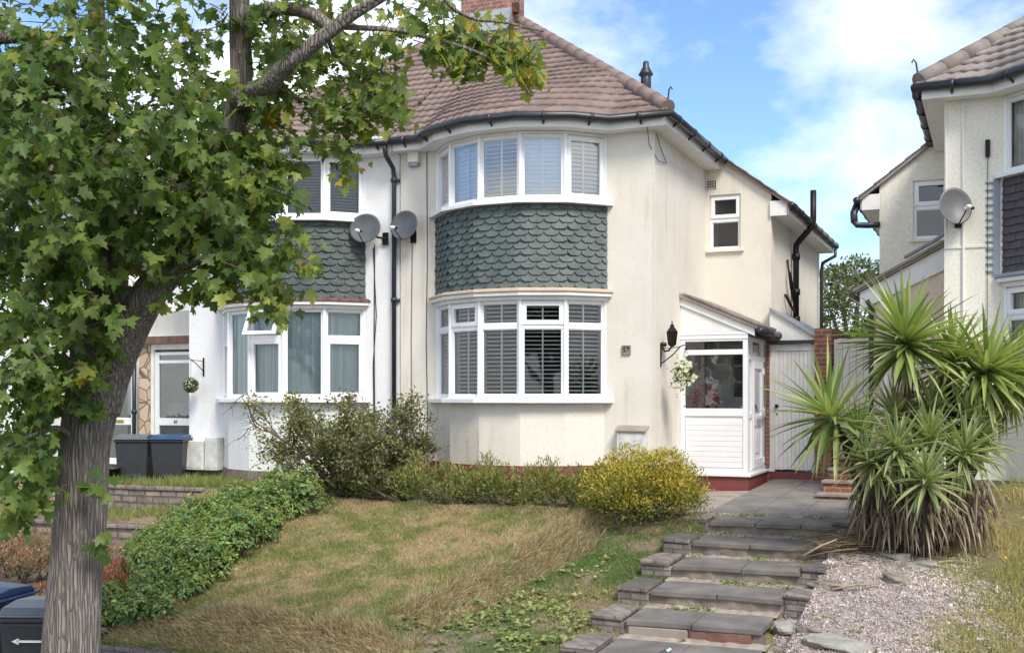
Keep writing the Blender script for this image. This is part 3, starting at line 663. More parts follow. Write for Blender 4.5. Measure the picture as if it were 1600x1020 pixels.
# inner front door seen through the porch glass
c = MB(); c.box(.02, 1.0, 3.19, 3.219, -.1, 2.0); part('inner_wall', c, 'upvc', porch)
c = MB(); c.box(.02, .98, PY+.08, 3.18, PB, PB+.02); part('porch_floor', c, 'coping', porch)  # pale floor, added to lighten the porch interior
c = MB(); c.box(.02, .98, PY+.08, 3.18, PT+.03, PT+.06); part('porch_ceiling', c, 'upvc', porch)  # unseen white panel, added to bounce light inside the porch
c = MB(); c.box(.42, .98, 3.155, 3.189, -.08, 1.98)
for i in range(2):
    for j in range(4): c.box(.47+i*.24, .47+i*.24+.012, 3.14, 3.155, 1.0, 1.85)
inn = part('inner_door', c, pr, porch)
c = MB()
for i in range(2):
    for j in range(3): c.box(.5+i*.23, .5+i*.23+.2, 3.145, 3.153, 1.08+j*.27, 1.08+j*.27+.24)
part('door_pane', c, 'lamp', inn)
c = MB(); c.box(.58, .86, 3.135, 3.153, .86, .93); part('letter_plate', c, 'brass', inn)
# ---- lean-to store beside the porch
c = MB(); n = 9
for i in range(n): x = 1.2+i*(.6/n); c.box(x+.0015, x+.6/n-.0015, 3.10, 3.13, -.14+random.uniform(0, .02), 1.84)
c.box(1.2, 1.8, 3.131, 3.14, -.12, 1.84)
sd = part('store_door', c, 'oldpaint', A, bevel=.003)
c = MB(); c.lathe([(.028, 0), (.028, .02), (.02, .03), (.034, .05), (.02, .07), (.005, .072)], (0, 0, 0), 12)
kn = part('knob', c, 'black', sd, smooth=True); kn.location = (1.235, 3.1, .93); kn.rotation_euler = (R(90), 0, 0)
c = MB(); c.box(1.222, 1.246, 3.09, 3.1, .78, .81); part('keyhole', c, 'black', sd)
c = MB(); c.box(1.115, 1.198, 3.08, 3.2, -.16, 1.95); c.box(1.802, 1.85, 3.08, 3.2, -.16, 1.95); c.box(1.198, 1.802, 3.08, 3.2, 1.845, 1.95); part('store_frame', c, 'oldpaint', A)
c = MB(); c.box(1.07, 1.112, 3.0, 3.19, -.4, 2.0); part('brick_edge', c, 'brick', A)
c = MB(); c.box(1.06, 1.86, 3.07, 3.22, -.5, -.162); part('store_step', c, 'redpaint', A)
c = MB(); c.prism_y([(1.12, 2.02), (1.9, 2.02), (1.12, 2.53)], 3.06, 3.21); part('store_gable', c, 'paint', A)
c = MB(); c.prism_y([(1.117, 2.532), (1.96, 1.99), (1.96, 2.02), (1.117, 2.57)], 3.02, 6.2); part('store_roof', c, 'lead', A)
c = MB(); c.box(1.1, 1.93, 3.0, 3.055, 1.955, 2.015); part('store_gutter', c, 'gutter', A)
c = MB(); c.box(1.75, 1.85, 3.2, 6.2, -.5, 1.99); part('store_wall', c, 'brick', A)

# ---- house B: openings of its own
def bx(x): return -x                                       # B and D are built mirrored
MB.M = -1
tf, wd = facet(2, 1.64)
s = MB(); 
def swing(u, d, z):                                        # top-hung sash tipped outwards
    a = R(24); dz = z-2.47; return tf(u, .02 + d*math.cos(a) - dz*math.sin(a), 2.47 + dz*math.cos(a) + d*math.sin(a))
s = MB(swing); u = wd/2-.02
for bxs in ((-u, -u+.06, 2.03, 2.47), (u-.06, u, 2.03, 2.47), (-u+.06, u-.06, 2.03, 2.09), (-u+.06, u-.06, 2.41, 2.47)): s.box(bxs[0], bxs[1], 0, .05, bxs[2], bxs[3])
sw = s.build('open_sash', X['upvc'], B, bevel=.004)
s = MB(swing); s.quad((-u+.06, .025, 2.09), (u-.06, .025, 2.09), (u-.06, .025, 2.41), (-u+.06, .025, 2.41)); s.build('pane', X['glass'], sw, recalc=False)
c = MB(); c.tube([(-3.75, -.015, 3.55), (-3.74, -.015, 2), (-3.76, -.015, -.3)], .008, 5); c.build('cable', X['iron'], B); c = MB(); c.tube([(-3.72, -.012, 3.5), (-3.78, -.012, 2.4), (-3.72, -.012, 1.6), (-3.75, -.012, -.3)], .007, 5); c.build('cable', X['iron'], B)
c = MB(); c.box(-4.18, -3.6, -.36, -.30, EZ-.055, EZ+.04); c.build('mortar_verge', X['paint'], B); c = MB(); c.box(-1.0, 0.2, -.38, -.33, EZ-.03, EZ+.03); c.build('mortar_verge', X['paint'], B)
# ---- house D: lean-to on its near side, cladding edge, tile shadows as strips, cable
c = MB(); c.prism_y([(.001, -1), (1.0, -1), (1.0, 2.5), (.001, 3.16)], 1.42, 3.2); lt = c.build('lean_to', X['pink_render'], D)
c = MB(); c.prism_y([(.001, 2.93), (1.22, 2.36), (1.22, 2.62), (.001, 3.26)], 1.37, 1.418); c.build('bargeboard', X['paint'], lt)
c = MB(); c.prism_y([(.001, 3.27), (1.28, 2.60), (1.28, 2.66), (.001, 3.34)], 1.3, 3.2)
for i in range(5): x = 1.3-.26*i; z = 2.62+.26*i*.53; c.prism_y([(x, z), (x, z+.05), (x-.28, z+.19), (x-.28, z+.16)], 1.27, 3.2)
c.build('lean_to_roof', X['tile2'], lt)
c = MB(); c.tube([(1.33, 1.3, 2.56), (1.33, 3.2, 2.56)], .05, 8); c.tube([(1.12, 1.36, 2.5), (1.06, 1.38, 2.4), (1.06, 1.38, 0)], .035, 8); c.build('lean_to_gutter', X['gutter'], lt)
window(lt, lambda u, d, z: (u, 1.40-d, z), [(.12, .5, .95, 1.55, 0), (.5, .88, .95, 1.55, 0)], (X['upvc'], X['glass']), None)
c = MB(); c.box(.15, .85, 1.425, 1.43, .97, 1.53); 
c = MB(); c.box(.08, .92, 1.34, 1.42, .90, .95); c.build('sill', X['upvc'], lt)
c = MB(); c.box(-.03, .03, 1.2, 1.42, 3.3, 3.38); c.tube([(0.05, 1.36, 3.42), (.2, 1.38, 3.32), (.6, 1.36, 3.1)], .03, 6); c.build('flashing', X['lead'], lt)
c = MB(); c.prism(arc_end(1.72)[-2:] + [(-.60, .0), (-.60, -.03)], 2.66, 3.9); c.build('cladding_edge', X['greyflash_and_shadow'], D)
c = MB()
for i in range(13): z = 2.7+i*.096; c.prism([(-.60, -.001), (-.60, -.03), (-.52, -.02), (-.5, -.001)], z, z+.022)
c.build('tile_shadow', X['greyflash_and_shadow'], D)  # tile edges' cast shadows built as blue-grey strips on the wall
c = MB(); c.tube([(-.53, -.02, 4.3), (-.53, -.02, 3.2), (-.52, -.02, 1.1)], .004, 5); c.build('cable', X['iron'], D); c = MB(); c.tube([(-.53, -.03, 4.2), (-.53, -.03, 4.42)], .03, 8); c.build('cable_joint', X['iron'], D)
c = MB(); c.tube([(-.235, -.012, 4.95), (-.235, -.012, 1.0)], .02, 6); c.build('cable_trunking', X['white'], D); c = MB(); c.tube([(-.02, -.012, 4.9), (-.02, -.012, 3.2)], .012, 5); c.build('cable_trunking', X['white'], D)
c = MB(); c.box(-.70, .001, -.016, -.001, 3.03, 3.06); c.build('string_course', X['ivory'], D)
c = MB(); zw = EZ-.744*1.12
c.tube([(1.47, 3.3, zw-.1), (1.52, 3.25, zw-.25), (1.5, 3.15, zw-.4)], .06, 10); c.tube([(1.5, 3.15, zw-.4), (1.46, 3.15, zw-.46), (1.3, 3.18, zw-.47), (1.1, 3.2, zw-.47)], .05, 10)
c.build('waste_pipe', X['gutter'], D, smooth=True)
MB.M = 1
# link between houses B and C: two glazed doors and a stone pier
lk = thing('link_porch', 'flat-roofed link porch with two glazed doors and a crazy-stone pier behind the maple trunk', 'porch', (-11.75, 1.5, -.25))
c = MB(); c.box(0, 2.4, -.06, 1.4, 2.36, 2.5); c.box(0, 2.4, .1, 1.4, 2.5, 3.0); part('porch_roof', c, 'grey_render', lk)
c = MB(); c.box(-.05, 2.42, -.14, -.061, 2.36, 2.5); part('fascia', c, 'rustflash', lk)
c = MB(); c.box(.9, 1.16, -.02, .3, -.6, 2.358); part('stone_pier', c, 'cladding', lk)
c = MB(); c.tube([(.83, -.08, -.2), (.83, -.08, 2.35)], .04, 10); c.tube([(.83, -.08, 1.0), (.83, -.08, 1.08)], .055, 10); part('downpipe', c, 'gutter', lk, smooth=True)
c = MB(); c.box(-.1, 2.4, 1.3, 1.4, -.5, 2.4); part('back_wall', c, 'room', lk)
c = MB(); c.box(1.17, 1.25, 0, .06, -.3, 2.3); c.box(1.17, 2.4, -.001, .06, 2.25, 2.355); part('door_surround', c, 'oldpaint', lk)
def gdoor(x0, x1, num=None):
    d = MB(); b = .1
    d.box(x0, x0+b, .0, .06, 0, 2.2); d.box(x1-b, x1, .0, .06, 0, 2.2)
    for z0, z1 in ((0, .12), (.78, .92), (1.98, 2.04), (2.14, 2.2)): d.box(x0+b, x1-b, .001, .06, z0, z1)
    o = part('glazed_door', d, 'upvc', lk, bevel=.005); g = MB(); g.quad((x0+b, .03, .12), (x1-b, .03, .12), (x1-b, .03, 2.14), (x0+b, .03, 2.14)); part('pane', g, 'glass3', o, recalc=False)
    return o
g1 = gdoor(0, .78); g2 = gdoor(1.27, 2.3)
c = MB(); c.box(.22, .5, -.012, 0, .82, .88); part('letter_plate', c, 'brass', g1)
c = MB(); c.box(1.4, 1.75, .2, .25, .6, 1.2); part('post_shelf', c, 'ivory', g2)
c = MB(); c.tube([(2.27, .5, -.2), (2.27, .5, 2.2)], .01, 6)
def text(txt, par, mat, size, loc, rot, ext=.004, name='lettering'):
    cu = bpy.data.curves.new(name, 'FONT'); cu.body = txt; cu.size = size; cu.align_x = 'CENTER'; cu.align_y = 'CENTER'; cu.extrude = ext
    o = bpy.data.objects.new(name, cu); dg = bpy.context.evaluated_depsgraph_get(); COL.objects.link(o); bpy.context.view_layer.update()
    me = bpy.data.meshes.new_from_object(o.evaluated_get(bpy.context.evaluated_depsgraph_get())); bpy.data.objects.remove(o)
    me.materials.clear(); me.materials.append(X[mat]); o = bpy.data.objects.new(name, me); COL.objects.link(o); o.parent = par; o.location = loc; o.rotation_euler = rot; return o
text('65', g2, 'iron', .085, (1.78, -.004, .85), (R(90), 0, 0), name='door_number')
# ------------------------------------------------------------ terrain
def ter(x, y):
    x = np.asarray(x, float); y = np.asarray(y, float)
    lawn = -.38 - .20*np.clip(-2.4-y, 0, None); bank = sm((-6.3-y)/.6); lawn = lawn*(1-bank) + (-1.46)*bank
    low = -.42 - .36*sm((-2.3-y)/1.0) - .175*np.clip(-3.3-y, 0, None); low = np.maximum(low, -1.46)
    xr = np.interp(y, [-6.2, -5.3, -4, -2.6], [-1.05, -.78, -.45, -.25]); w = sm((x-xr)/.42)
    mid = lawn*(1-w) + low*w
    stp = -.48 - .19*np.clip(-2.47-y, 0, None) - .17
    right = -.46 - .19*np.clip(-2.4-y, 0, None)
    grass = -.02 - .215*np.clip(-.5-y, 0, None)
    t = -.36 - .38*sm((-1.5-y)/.05) - .30*sm((-3.0-y)/.05) - .14*np.clip(-3.05-y, 0, None); t = np.maximum(t, -1.5)
    a = sm((x+5.2)/1.0); z = t*(1-a) + mid*a
    s = sm((x-1.32)/.08); z = z*(1-s) + np.where(y < -2.2, stp, -.5)*s
    s = sm((x-2.84)/.1); z = z*(1-s) + right*s
    s = sm((x-3.5)/1.4); z = z*(1-s) + grass*s
    z = np.where((y > -.5) & (x > 2.9) & (x < 5), z, z)
    z = z - .27*sm((x+10.4)/.3)*(1-sm((x+8.5)/.25))*sm((y+1.05)/.2)*(1-sm((y-1.2)/.2))       # sunken strip the doorway bins stand in
    pv = sm((-6.95-y)/.06); z = z*(1-pv) - 1.72*pv
    far = sm((y-14)/25); z = z*(1-far) + (-1.2)*far
    return z
def nz2(x, y, f, seed=0):
    """cheap value noise, 0..1"""
    r = np.random.default_rng(seed); T = r.random((64, 64)); u = np.asarray(x)*f; v = np.asarray(y)*f
    i = np.floor(u).astype(int); j = np.floor(v).astype(int); a = sm(u-i); b = sm(v-j)
    g = lambda i, j: T[i % 64, j % 64]
    return (g(i, j)*(1-a)+g(i+1, j)*a)*(1-b) + (g(i, j+1)*(1-a)+g(i+1, j+1)*a)*b
def fbm(x, y, f, seed=0): return sum(nz2(x, y, f*2**k, seed+k)/2**k for k in range(4))/1.875
def zone(x, y):
    """soil colour of the ground where it lies: dry lawn, rough slope, gravel, grass, terraces"""
    x = np.asarray(x); n = fbm(x, y, 1.3, 3)[..., None]; n2 = fbm(x, y, 5, 9)[..., None]
    dry = np.array([.33, .26, .15]); grn = np.array([.17, .185, .065]); soil = np.array([.17, .125, .085]); grav = np.array([.33, .275, .25]); straw = np.array([.26, .2, .12])
    n = .55*n+.45*n2; c = dry*(1-sm((n-.4)/.2)) + grn*sm((n-.4)/.2)
    bk = (np.exp(-((y+6.65)/.22)**2) * ((x > -4.6) & (x < -.6)))[..., None]; c = c*(1-bk) + np.array([.19, .145, .095])*bk
    xr = np.interp(y, [-6.2, -5.3, -4, -2.6], [-1.05, -.78, -.45, -.25])
    lo = ((x > xr) & (x < 1.4))[..., None]; cl = soil*1.3*(1-sm((n2-.4)/.2)) + np.array([.085, .115, .035])*sm((n2-.4)/.2); c = np.where(lo, cl, c)
    hed = ((y > -2.6))[..., None]; c = np.where(hed, soil*.7+0*c, c)
    gz = ((x > 2.75))[..., None]; ge = sm((x-(3.95+.4*(fbm(x, y, 1.5, 5)-.5)*4+np.clip((-4.5-y)*.1, -.3, .3)))/.5)[..., None]
    c = np.where(gz, grav*(.8+.4*n2)*(1-ge) + np.array([.17, .15, .06])*ge, c)
    tz = ((x < -5.0))[..., None]; c = np.where(tz, np.where((y > -1.5)[..., None], grn*1.1, np.where((y > -3)[..., None], straw*.9, soil)), c)
    return np.where((y < -6.95)[..., None], np.array([.16, .155, .15])+0*c, c)
def lines(segs):
    o = []
    for a, b, st in segs: o += list(np.arange(a, b-1e-6, st))
    return np.array(o + [segs[-1][1]])
gx = lines([(-400, -60, 60), (-60, -16, 4), (-16, 8, .07), (8, 60, 4), (60, 400, 60)]); gy = lines([(-120, -12, 18), (-12, -7.2, .6), (-7.2, .2, .06), (.2, 9, .4), (9, 60, 5), (60, 600, 60)])
GX, GY = np.meshgrid(gx, gy, indexing='ij'); near = (GY > -6.9) & (GY < -1) & (np.abs(GX) < 16)
GZ = ter(GX, GY) + np.where(near, (fbm(GX, GY, 3, 21)-.5)*.09 + (fbm(GX, GY, 9, 31)-.5)*.04, 0)
GZ = np.where((GX > 1.25) & (GX < 2.9) & (GY > -7), np.minimum(GZ, ter(GX, GY)), GZ)
V = np.stack([GX, GY, GZ], -1).reshape(-1, 3); nx, ny = GX.shape
I = (np.arange(nx-1)[:, None]*ny + np.arange(ny-1)[None, :]).ravel(); Fq = np.stack([I, I+ny, I+ny+1, I+1], 1)
gr = np_mesh('ground', V, [Fq], X['ground'], None, zone(GX, GY).reshape(-1, 3), smooth=True); place(gr, (0, 0, 0)); tag(gr, kind='structure')
def gz(x, y): return float(ter(x, y))
def sheet(name, poly, mat, z):
    c = MB(); c.add([(x, y, z if not callable(z) else z(x, y)) for x, y in poly], [tuple(range(len(poly)))]); o = c.build(name, X[mat], recalc=False); place(o, (0, 0, 0)); tag(o, kind='structure'); return o
sheet('pavement', [(-60, -10.5), (60, -10.5), (60, -7.25), (-60, -7.25)], 'pave', -1.70)
sheet('road', [(-60, -18), (60, -18), (60, -10.6), (-60, -10.6)], 'asphalt', -1.82 + .12)

# ------------------------------------------------------------ path and steps
SY = [-2.47 - .775*i for i in range(7)]; SZ = [-.42 - .158*i for i in range(7)]
c = MB()
for i in range(7):
    for j in range(3):
        y0, y1 = -2.02+.78*i, -1.25+.78*i
        if y1 > 3.1: y1 = 3.06
        if y0 > 2.9: continue
        z = lambda y: -.42 + .025*(y+2.4)
        x0, x1 = 1.18+.58*j, 1.75+.58*j; dz = random.uniform(-.004, .004)
        c.add([(x0, y0, z(y0)+dz), (x1, y0, z(y0)+dz), (x1, y1, z(y1)+dz), (x0, y1, z(y1)+dz), (x0, y0, -.6), (x1, y0, -.6), (x1, y1, -.6), (x0, y1, -.6)], [(0,1,2,3),(4,7,6,5),(0,4,5,1),(1,5,6,2),(2,6,7,3),(3,7,4,0)])
pt = c.build('path', X['slab2'], bevel=.006); place(pt, (0, 0, 0)); tag(pt, kind='structure')
c = MB(); c.add([(.1, 1.45, -.40), (.25, -.6, -.40), (.75, -2.0, -.46), (1.42, -2.3, -.455), (1.17, -1.9, -.428), (1.17, 1.45, -.36)], [(0, 1, 2, 3, 4, 5)]); cc = c.build('concrete_path', X['concrete'], recalc=False); place(cc, (0, 0, 0)); tag(cc, kind='structure')
st = thing('garden_steps', 'dark slab steps with crumbling risers climbing from the pavement to the porch path', 'steps', (1.42, -2.47, -.42))
for i in range(7):
    y, z = SY[i]+2.47, SZ[i]+.42; xo = -.02*i; xw = (1.44, 1.4, 1.36, 1.34, 1.3, 1.36, 1.4)[i]
    cut = (.62, .66, .74, .68, .64, .7, .6)[i]*1.0
    edges = [0, cut, xw] if i else [0, .55, 1.08, xw+.1]
    for a, b in zip(edges, edges[1:]):
        c = MB(); d = random.uniform(-.006, .006); t = random.uniform(-.012, .012); y2 = y+.60+random.uniform(0, .02)
        x0, x1 = xo+a+.004, xo+b-.004; h = .055
        c.add([(x0, y-t, z+d), (x1, y+t, z-d), (x1, y2, z+.012), (x0, y2, z+.012), (x0, y-t, z+d-h), (x1, y+t, z-d-h), (x1, y2, z-h), (x0, y2, z-h)], [(0,1,2,3),(4,7,6,5),(0,4,5,1),(1,5,6,2),(2,6,7,3),(3,7,4,0)])
        part('slab', c, 'slab', st, bevel=.008)
    c = MB(); mo = MB(); n = 26                                        # mortar strip behind each slab and the riser under it
    zz = [z + .004 + random.uniform(-.008, .01) for _ in range(n+1)]
    for k in range(n):
        a, b = xo-.02+(xw+.05)*k/n, xo-.02+(xw+.05)*(k+1)/n
        c.add([(a, y+.43, zz[k]), (b, y+.43, zz[k+1]), (b, y+.80, zz[k+1]+.012), (a, y+.80, zz[k]+.012)], [(0, 1, 2, 3)]) if 0 else mo.add([(a, y+.59, zz[k]), (b, y+.59, zz[k+1]), (b, y+.82, zz[k+1]+.014), (a, y+.82, zz[k]+.014)], [(0, 1, 2, 3)])
        yy = lambda q: y+.03+.012*math.sin(q*9.3+i)+.006*math.sin(q*31)
        c.add([(a, yy(a), z-.22), (b, yy(b), z-.22), (b, yy(b), z-.05), (a, yy(a), z-.05)], [(0, 1, 2, 3)])
    part('riser', c, 'riser', st, smooth=False, recalc=False); part('mortar_strip', mo, 'mortar', st, recalc=False)
    if i == 4:
        c = MB(); c.box(xo+.62, xo+1.2, y+.005, y+.1, z-.2, z-.057); part('brick_riser', c, 'redriser', st, bevel=.01)
        c = MB(); c.box(xo+.02, xo+.6, y+.0, y+.1, z-.2, z-.06); part('stone_riser', c, 'concrete', st, bevel=.012)
    if 1 <= i+1 <= 6:
        for sd_ in (-1, 1):
            if sd_ > 0 and i in (4, 5): continue
            c = MB(); x0 = xo-.36 if sd_ < 0 else xo+xw+.0; w = .34 if sd_ < 0 else .26
            yb = y+.02; z1 = z + (.03 if sd_ < 0 else .06); rr = random.uniform(-.03, .03)
            P = [(x0, yb+rr), (x0+w, yb-.03), (x0+w-.02, yb+.6), (x0+.05, yb+.62)]
            c.prism([(a, b) for a, b in P], z1-.5, z1-.062); part('side_block', c, 'kerbbrick', st, bevel=.01)
            c = MB(); c.prism([(a-.012, b-.012) for a, b in P], z1-.06, z1+random.uniform(-.01, .01)); part('coping', c, 'kerbbrick', st, bevel=.015)
# brick steps with coping to the right of the path
bs = thing('brick_steps', 'small red brick steps with stone copings beside the yucca', 'steps', (2.25, .35, -.45))
for k in range(4):
    c = MB(); c.box(.03+.02*k, 1.0, .5*k, .5*k+.5, -.3, .13+.15*k); part('brick_riser', c, 'brick', bs)
    c = MB(); c.box(.0+.02*k, 1.0, .5*k-.03, .5*k+.34, .131+.15*k, .17+.15*k); part('coping', c, 'coping', bs, bevel=.006)
c = MB(); c.box(0, .27, 0, 2.6, -.6, 2.2); bp = c.build('brick_pier', X['brick']); place(bp, (1.86, 2.98, 0)); tag(bp, 'red brick pier between the plank store door and the white side gate', 'pier')
gt = thing('side_gate', 'white vertical-board side gate in the gap behind the yucca', 'gate', (2.16, 3.1, .0))
c = MB()
for i in range(7): c.box(.02+.11*i, .02+.11*i+.104, 0, .02, .1, 1.95)
part('gate_boards', c, 'gate', gt, bevel=.003)
c = MB(); c.box(0, .06, -.03, 0, 0, 2.02); c.box(.74, .8, -.03, 0, 0, 2.02); c.box(.06, .74, -.025, -.001, 1.97, 2.03); part('gate_frame', c, 'gate', gt)

# ------------------------------------------------------------ garden walls
def wall_obj(name, label, pts, z0, ztop, th, mat, cop=None, group=None, cat='garden wall'):
    b = Vector((pts[0][0], pts[0][1])); t = thing(name, label, cat, (b.x, b.y, z0), 0, group)
    o = [(p[0]-b.x, p[1]-b.y) for p in pts]; back = [(x+.02, y+th) for x, y in o][::-1]
    c = MB(); c.prism(o + back, -.4, ztop-z0); part('wall', c, mat, t)
    c = MB(); n = 0
    for (x0, y0), (x1, y1) in zip(o, o[1:]):
        Ln = math.hypot(x1-x0, y1-y0); k = max(1, int(Ln/.42))
        for i in range(k):
            a, e = i/k, (i+1)/k; d = random.uniform(-.008, .008)
            p = lambda q, yy: (x0+(x1-x0)*q, y0+(y1-y0)*q+yy)
            c.prism([p(a+.01, -.025), p(e-.01, -.025), p(e-.01, th+.02), p(a+.01, th+.02)], ztop-z0+.001, ztop-z0+.055+d)
    part('coping', c, cop or 'kerbbrick', t, bevel=.01); return t
wall_obj('retaining_wall', 'upper curved grey stone retaining wall below the two doorway bins', [(-10.8, -1.2), (-9.5, -1.5), (-8, -1.62), (-6.9, -1.5), (-6.2, -1.2)], -.74, -.42, .18, 'stonewall')
wall_obj('retaining_wall', 'lower grey stone retaining wall behind the maple trunk', [(-12.5, -2.9), (-9, -3.05), (-7.4, -3.1), (-6.6, -3.0)], -1.1, -.84, .18, 'stonewall')
wall_obj('front_wall', 'low weathered wall at the foot of the lawn bank by the pavement', [(-3.9, -6.95), (-2, -6.97), (0, -6.97), (1.3, -6.95)], -1.72, -1.52, .2, 'stonewall')
fp = thing('brick_pier', 'low red brick pier with grey cap at the foot of the maple trunk', 'pier', (-4.16, -6.95, -1.72))
c = MB(); c.box(-.17, .17, -.17, .17, -.2, .33); part('shaft', c, 'brick', fp); c = MB(); c.box(-.2, .2, -.2, .2, .331, .38); part('cap', c, 'coping', fp, bevel=.01)
hr = thing('handrail', 'polished steel tube handrail end at the bottom of the steps', 'handrail', (*WL(*at(1000, 1040, 9.6)[:2]), -1.72))
c = MB(); a = Vector((0, 0, .52)); e = Vector(WL(*at(1047, 1014, 9.75)[:2]) + (at(1047, 1014, 9.75).z+1.72,)); e -= Vector((hr_l := WL(hr.location.x, hr.location.y)) + (0,))
dv = (e-a).normalized(); c.tube([a-dv*1.0, a, e-dv*.05], .024, 14); part('rail', c, 'steel', hr, smooth=True)
c = MB(); c.tube([e-dv*.049, e, e+dv*.004], [.0255, .0255, .018], 14); part('end_cap', c, 'steel', hr)
c = MB(); c.tube([e-dv*.06+Vector((0, 0, -.024)), e-dv*.06+Vector((0, 0, -.7))], .014, 8); part('post', c, 'steel', hr)

# ------------------------------------------------------------ fittings on the walls
def dish(label, loc, rz, tilt, w, h, mat, stub):
    t = thing('satellite_dish', label, 'satellite dish', loc, 0, 'satellite dishes on the house fronts')
    M = Matrix.Rotation(rz, 3, 'Z') @ Matrix.Rotation(tilt, 3, 'X')
    T = lambda x, y, z: tuple(M @ Vector((x, y, z)) + Vector((0, -.22, 0)))
    c = MB(T); n, k = 40, 9; vs = []
    for s_ in (0, .008):
        for i in range(k):
            r = i/(k-1)
            for j in range(n): a = 2*math.pi*j/n; vs.append((w/2*r*math.cos(a), .055*(1-r*r)+s_, h/2*r*math.sin(a)))
    fs = []
    for b in (0, n*k): fs += [(b+i*n+j, b+i*n+(j+1) % n, b+(i+1)*n+(j+1) % n, b+(i+1)*n+j) for i in range(k-1) for j in range(n)]
    fs += [((k-1)*n+j, (k-1)*n+(j+1) % n, n*k+(k-1)*n+(j+1) % n, n*k+(k-1)*n+j) for j in range(n)]
    c.add(vs, fs); o = c.build('reflector', mat, t, smooth=True, recalc=False)
    c = MB(T); c.tube([(0, .03, -h/2+.02), (0, -.03, -h/2-.01), (.01, -.26, -h*.28)], .009, 8); part('arm', c, 'black', t)
    c = MB(T); c.tube([(.012, -.24, -h*.22), (.012, -.33, -.28*h)], [.022, .028], 10); c.tube([(-.03, -.27, -h*.3), (.05, -.27, -h*.27)], .017, 8); part('receiver', c, 'white', t, smooth=True)
    c = MB(T); c.tube([(.06, -.25, -h*.26), (.075, -.3, -h*.3)], .02, 8); part('receiver_cap', c, 'black', t)
    c = MB(); c.tube([(stub, -.005, -.16), (stub*.6, -.12, -.14), (0, -.16, -.08)], .018, 8); c.box(stub-.05, stub+.05, -.02, 0, -.26, -.06); part('bracket', c, 'iron', t); return t
dish('grey dish beside the downpipe on the cream wall', (-4.02, 0, 3.80), R(-8), R(-8), .53, .47, X['dish'], .06)
dish('grey dish overlapping the slate bay of the white house', (-4.72, -.02, 3.79), R(6), R(-8), .55, .48, X['dish'], .26)
dish('pale dish high on the ivory wall of the right-hand house', (4.12, 0, 3.56), R(28), R(-12), .44, .5, X['dishw'], .03)
al = thing('alarm_box', 'cream burglar alarm box with grey base under the eaves gutter', 'alarm box', (-3.93, 0, 4.75))
c = MB(); c.prism_y([(-.09, .06), (.09, .06), (.1, .33), (-.1, .33)], -.1, -.001); part('cover', c, 'white', al, bevel=.012); c = MB(); c.prism_y([(-.085, .0), (.085, .0), (.09, .058), (-.09, .058)], -.095, -.001); part('base', c, 'greybox', al, bevel=.01)
pq = thing('number_plaque', 'small square grey house number plaque on the cream wall', 'plaque', (-.41, 0, 1.77))
c = MB(); c.box(-.065, .065, -.018, -.001, -.065, .065); part('plate', c, 'concrete', pq, bevel=.004)
c = MB(); c.box(-.068, .068, -.024, -.0185, .052, .068); c.box(-.068, .068, -.024, -.0185, -.068, -.052); c.box(-.068, -.052, -.024, -.0185, -.052, .052); c.box(.052, .068, -.024, -.0185, -.052, .052); part('rim', c, 'riser', pq)
text('57', pq, 'iron', .1, (0, -.021, 0), (R(90), 0, 0), name='number')
mb = thing('meter_box', 'dirty white sloped meter box behind the golden shrub', 'meter box', (-.30, 0, .22))
c = MB(); c.prism_x([(-.001, -.1), (-.001, .42), (-.14, .36), (-.14, -.1)], -.22, .22); part('case', c, 'meter', mb, bevel=.012)
c = MB(); c.prism_x([(-.0015, .425), (-.0015, .445), (-.17, .37), (-.17, .35)], -.24, .24); part('lid', c, 'concrete', mb, bevel=.006)
c = MB(); c.box(-.17, .17, -.146, -.1405, -.06, .32); part('door', c, 'meter', mb, bevel=.003)
jb = thing('junction_box', 'small grey junction box low on the cream wall by the downpipe', 'junction box', (-3.83, 0, .34)); c = MB(); c.box(-.065, .065, -.07, -.001, 0, .17); part('case', c, 'greybox', jb, bevel=.008); c = MB(); c.box(-.055, .055, -.076, -.0705, .01, .16); part('lid', c, 'greybox', jb, bevel=.004)
jb = thing('socket_box', 'tiny white socket box left of the grey junction box', 'junction box', (-3.95, 0, .26)); c = MB(); c.box(-.045, .045, -.05, -.001, 0, .09); part('case', c, 'white', jb, bevel=.006); c = MB(); c.box(-.012, .012, -.055, -.0505, .03, .06); part('cover_screw', c, 'greybox', jb)
for (x, w, h, lab) in ((-8.16, .40, .5, 'wide white meter cabinet on the white wall behind the bins'), (-7.80, .26, .56, 'narrow white meter cabinet next to the slate bay of the white house')):
    t = thing('meter_cabinet', lab, 'cabinet', (x, 0, -.18)); c = MB(); c.box(-w/2, w/2, -.2, -.001, 0, h); part('case', c, 'meter', t, bevel=.01); c = MB(); c.box(-w/2+.03, w/2-.03, -.206, -.2005, .04, h-.04); part('door', c, 'meter', t, bevel=.003)
# lantern, bracket, basket
wl = thing('wall_lantern', 'black carriage lantern fixed to the side wall beside the porch', 'lantern', (0, .40, 1.82))
c = MB(); c.tube([(.02, 0, 0), (.06, 0, -.06), (.12, 0, -.05), (.16, 0, .0)], .014, 8); c.lathe([(.05, -.03), (.06, .0), (.05, .03)], (.03, 0, .04), 10); part('arm', c, 'iron', wl)
c = MB(); c.lathe([(.02, -.03), (.04, -.01), (.055, .0), (.075, .19), (.085, .2), (.05, .25), (.03, .27), (.035, .29), (.012, .31), (.006, .36)], (.17, 0, .03), 6); lc = part('cap', c, 'iron', wl)
c = MB(); c.lathe([(.05, .0), (.072, .17)], (.17, 0, .05), 6); part('lamp_glass', c, 'lamp', wl)
c = MB()
for q in range(6): a = q*math.pi/3; c.tube([(.17+.056*math.cos(a), .056*math.sin(a), .03), (.17+.08*math.cos(a), .08*math.sin(a), .225)], .006, 4)
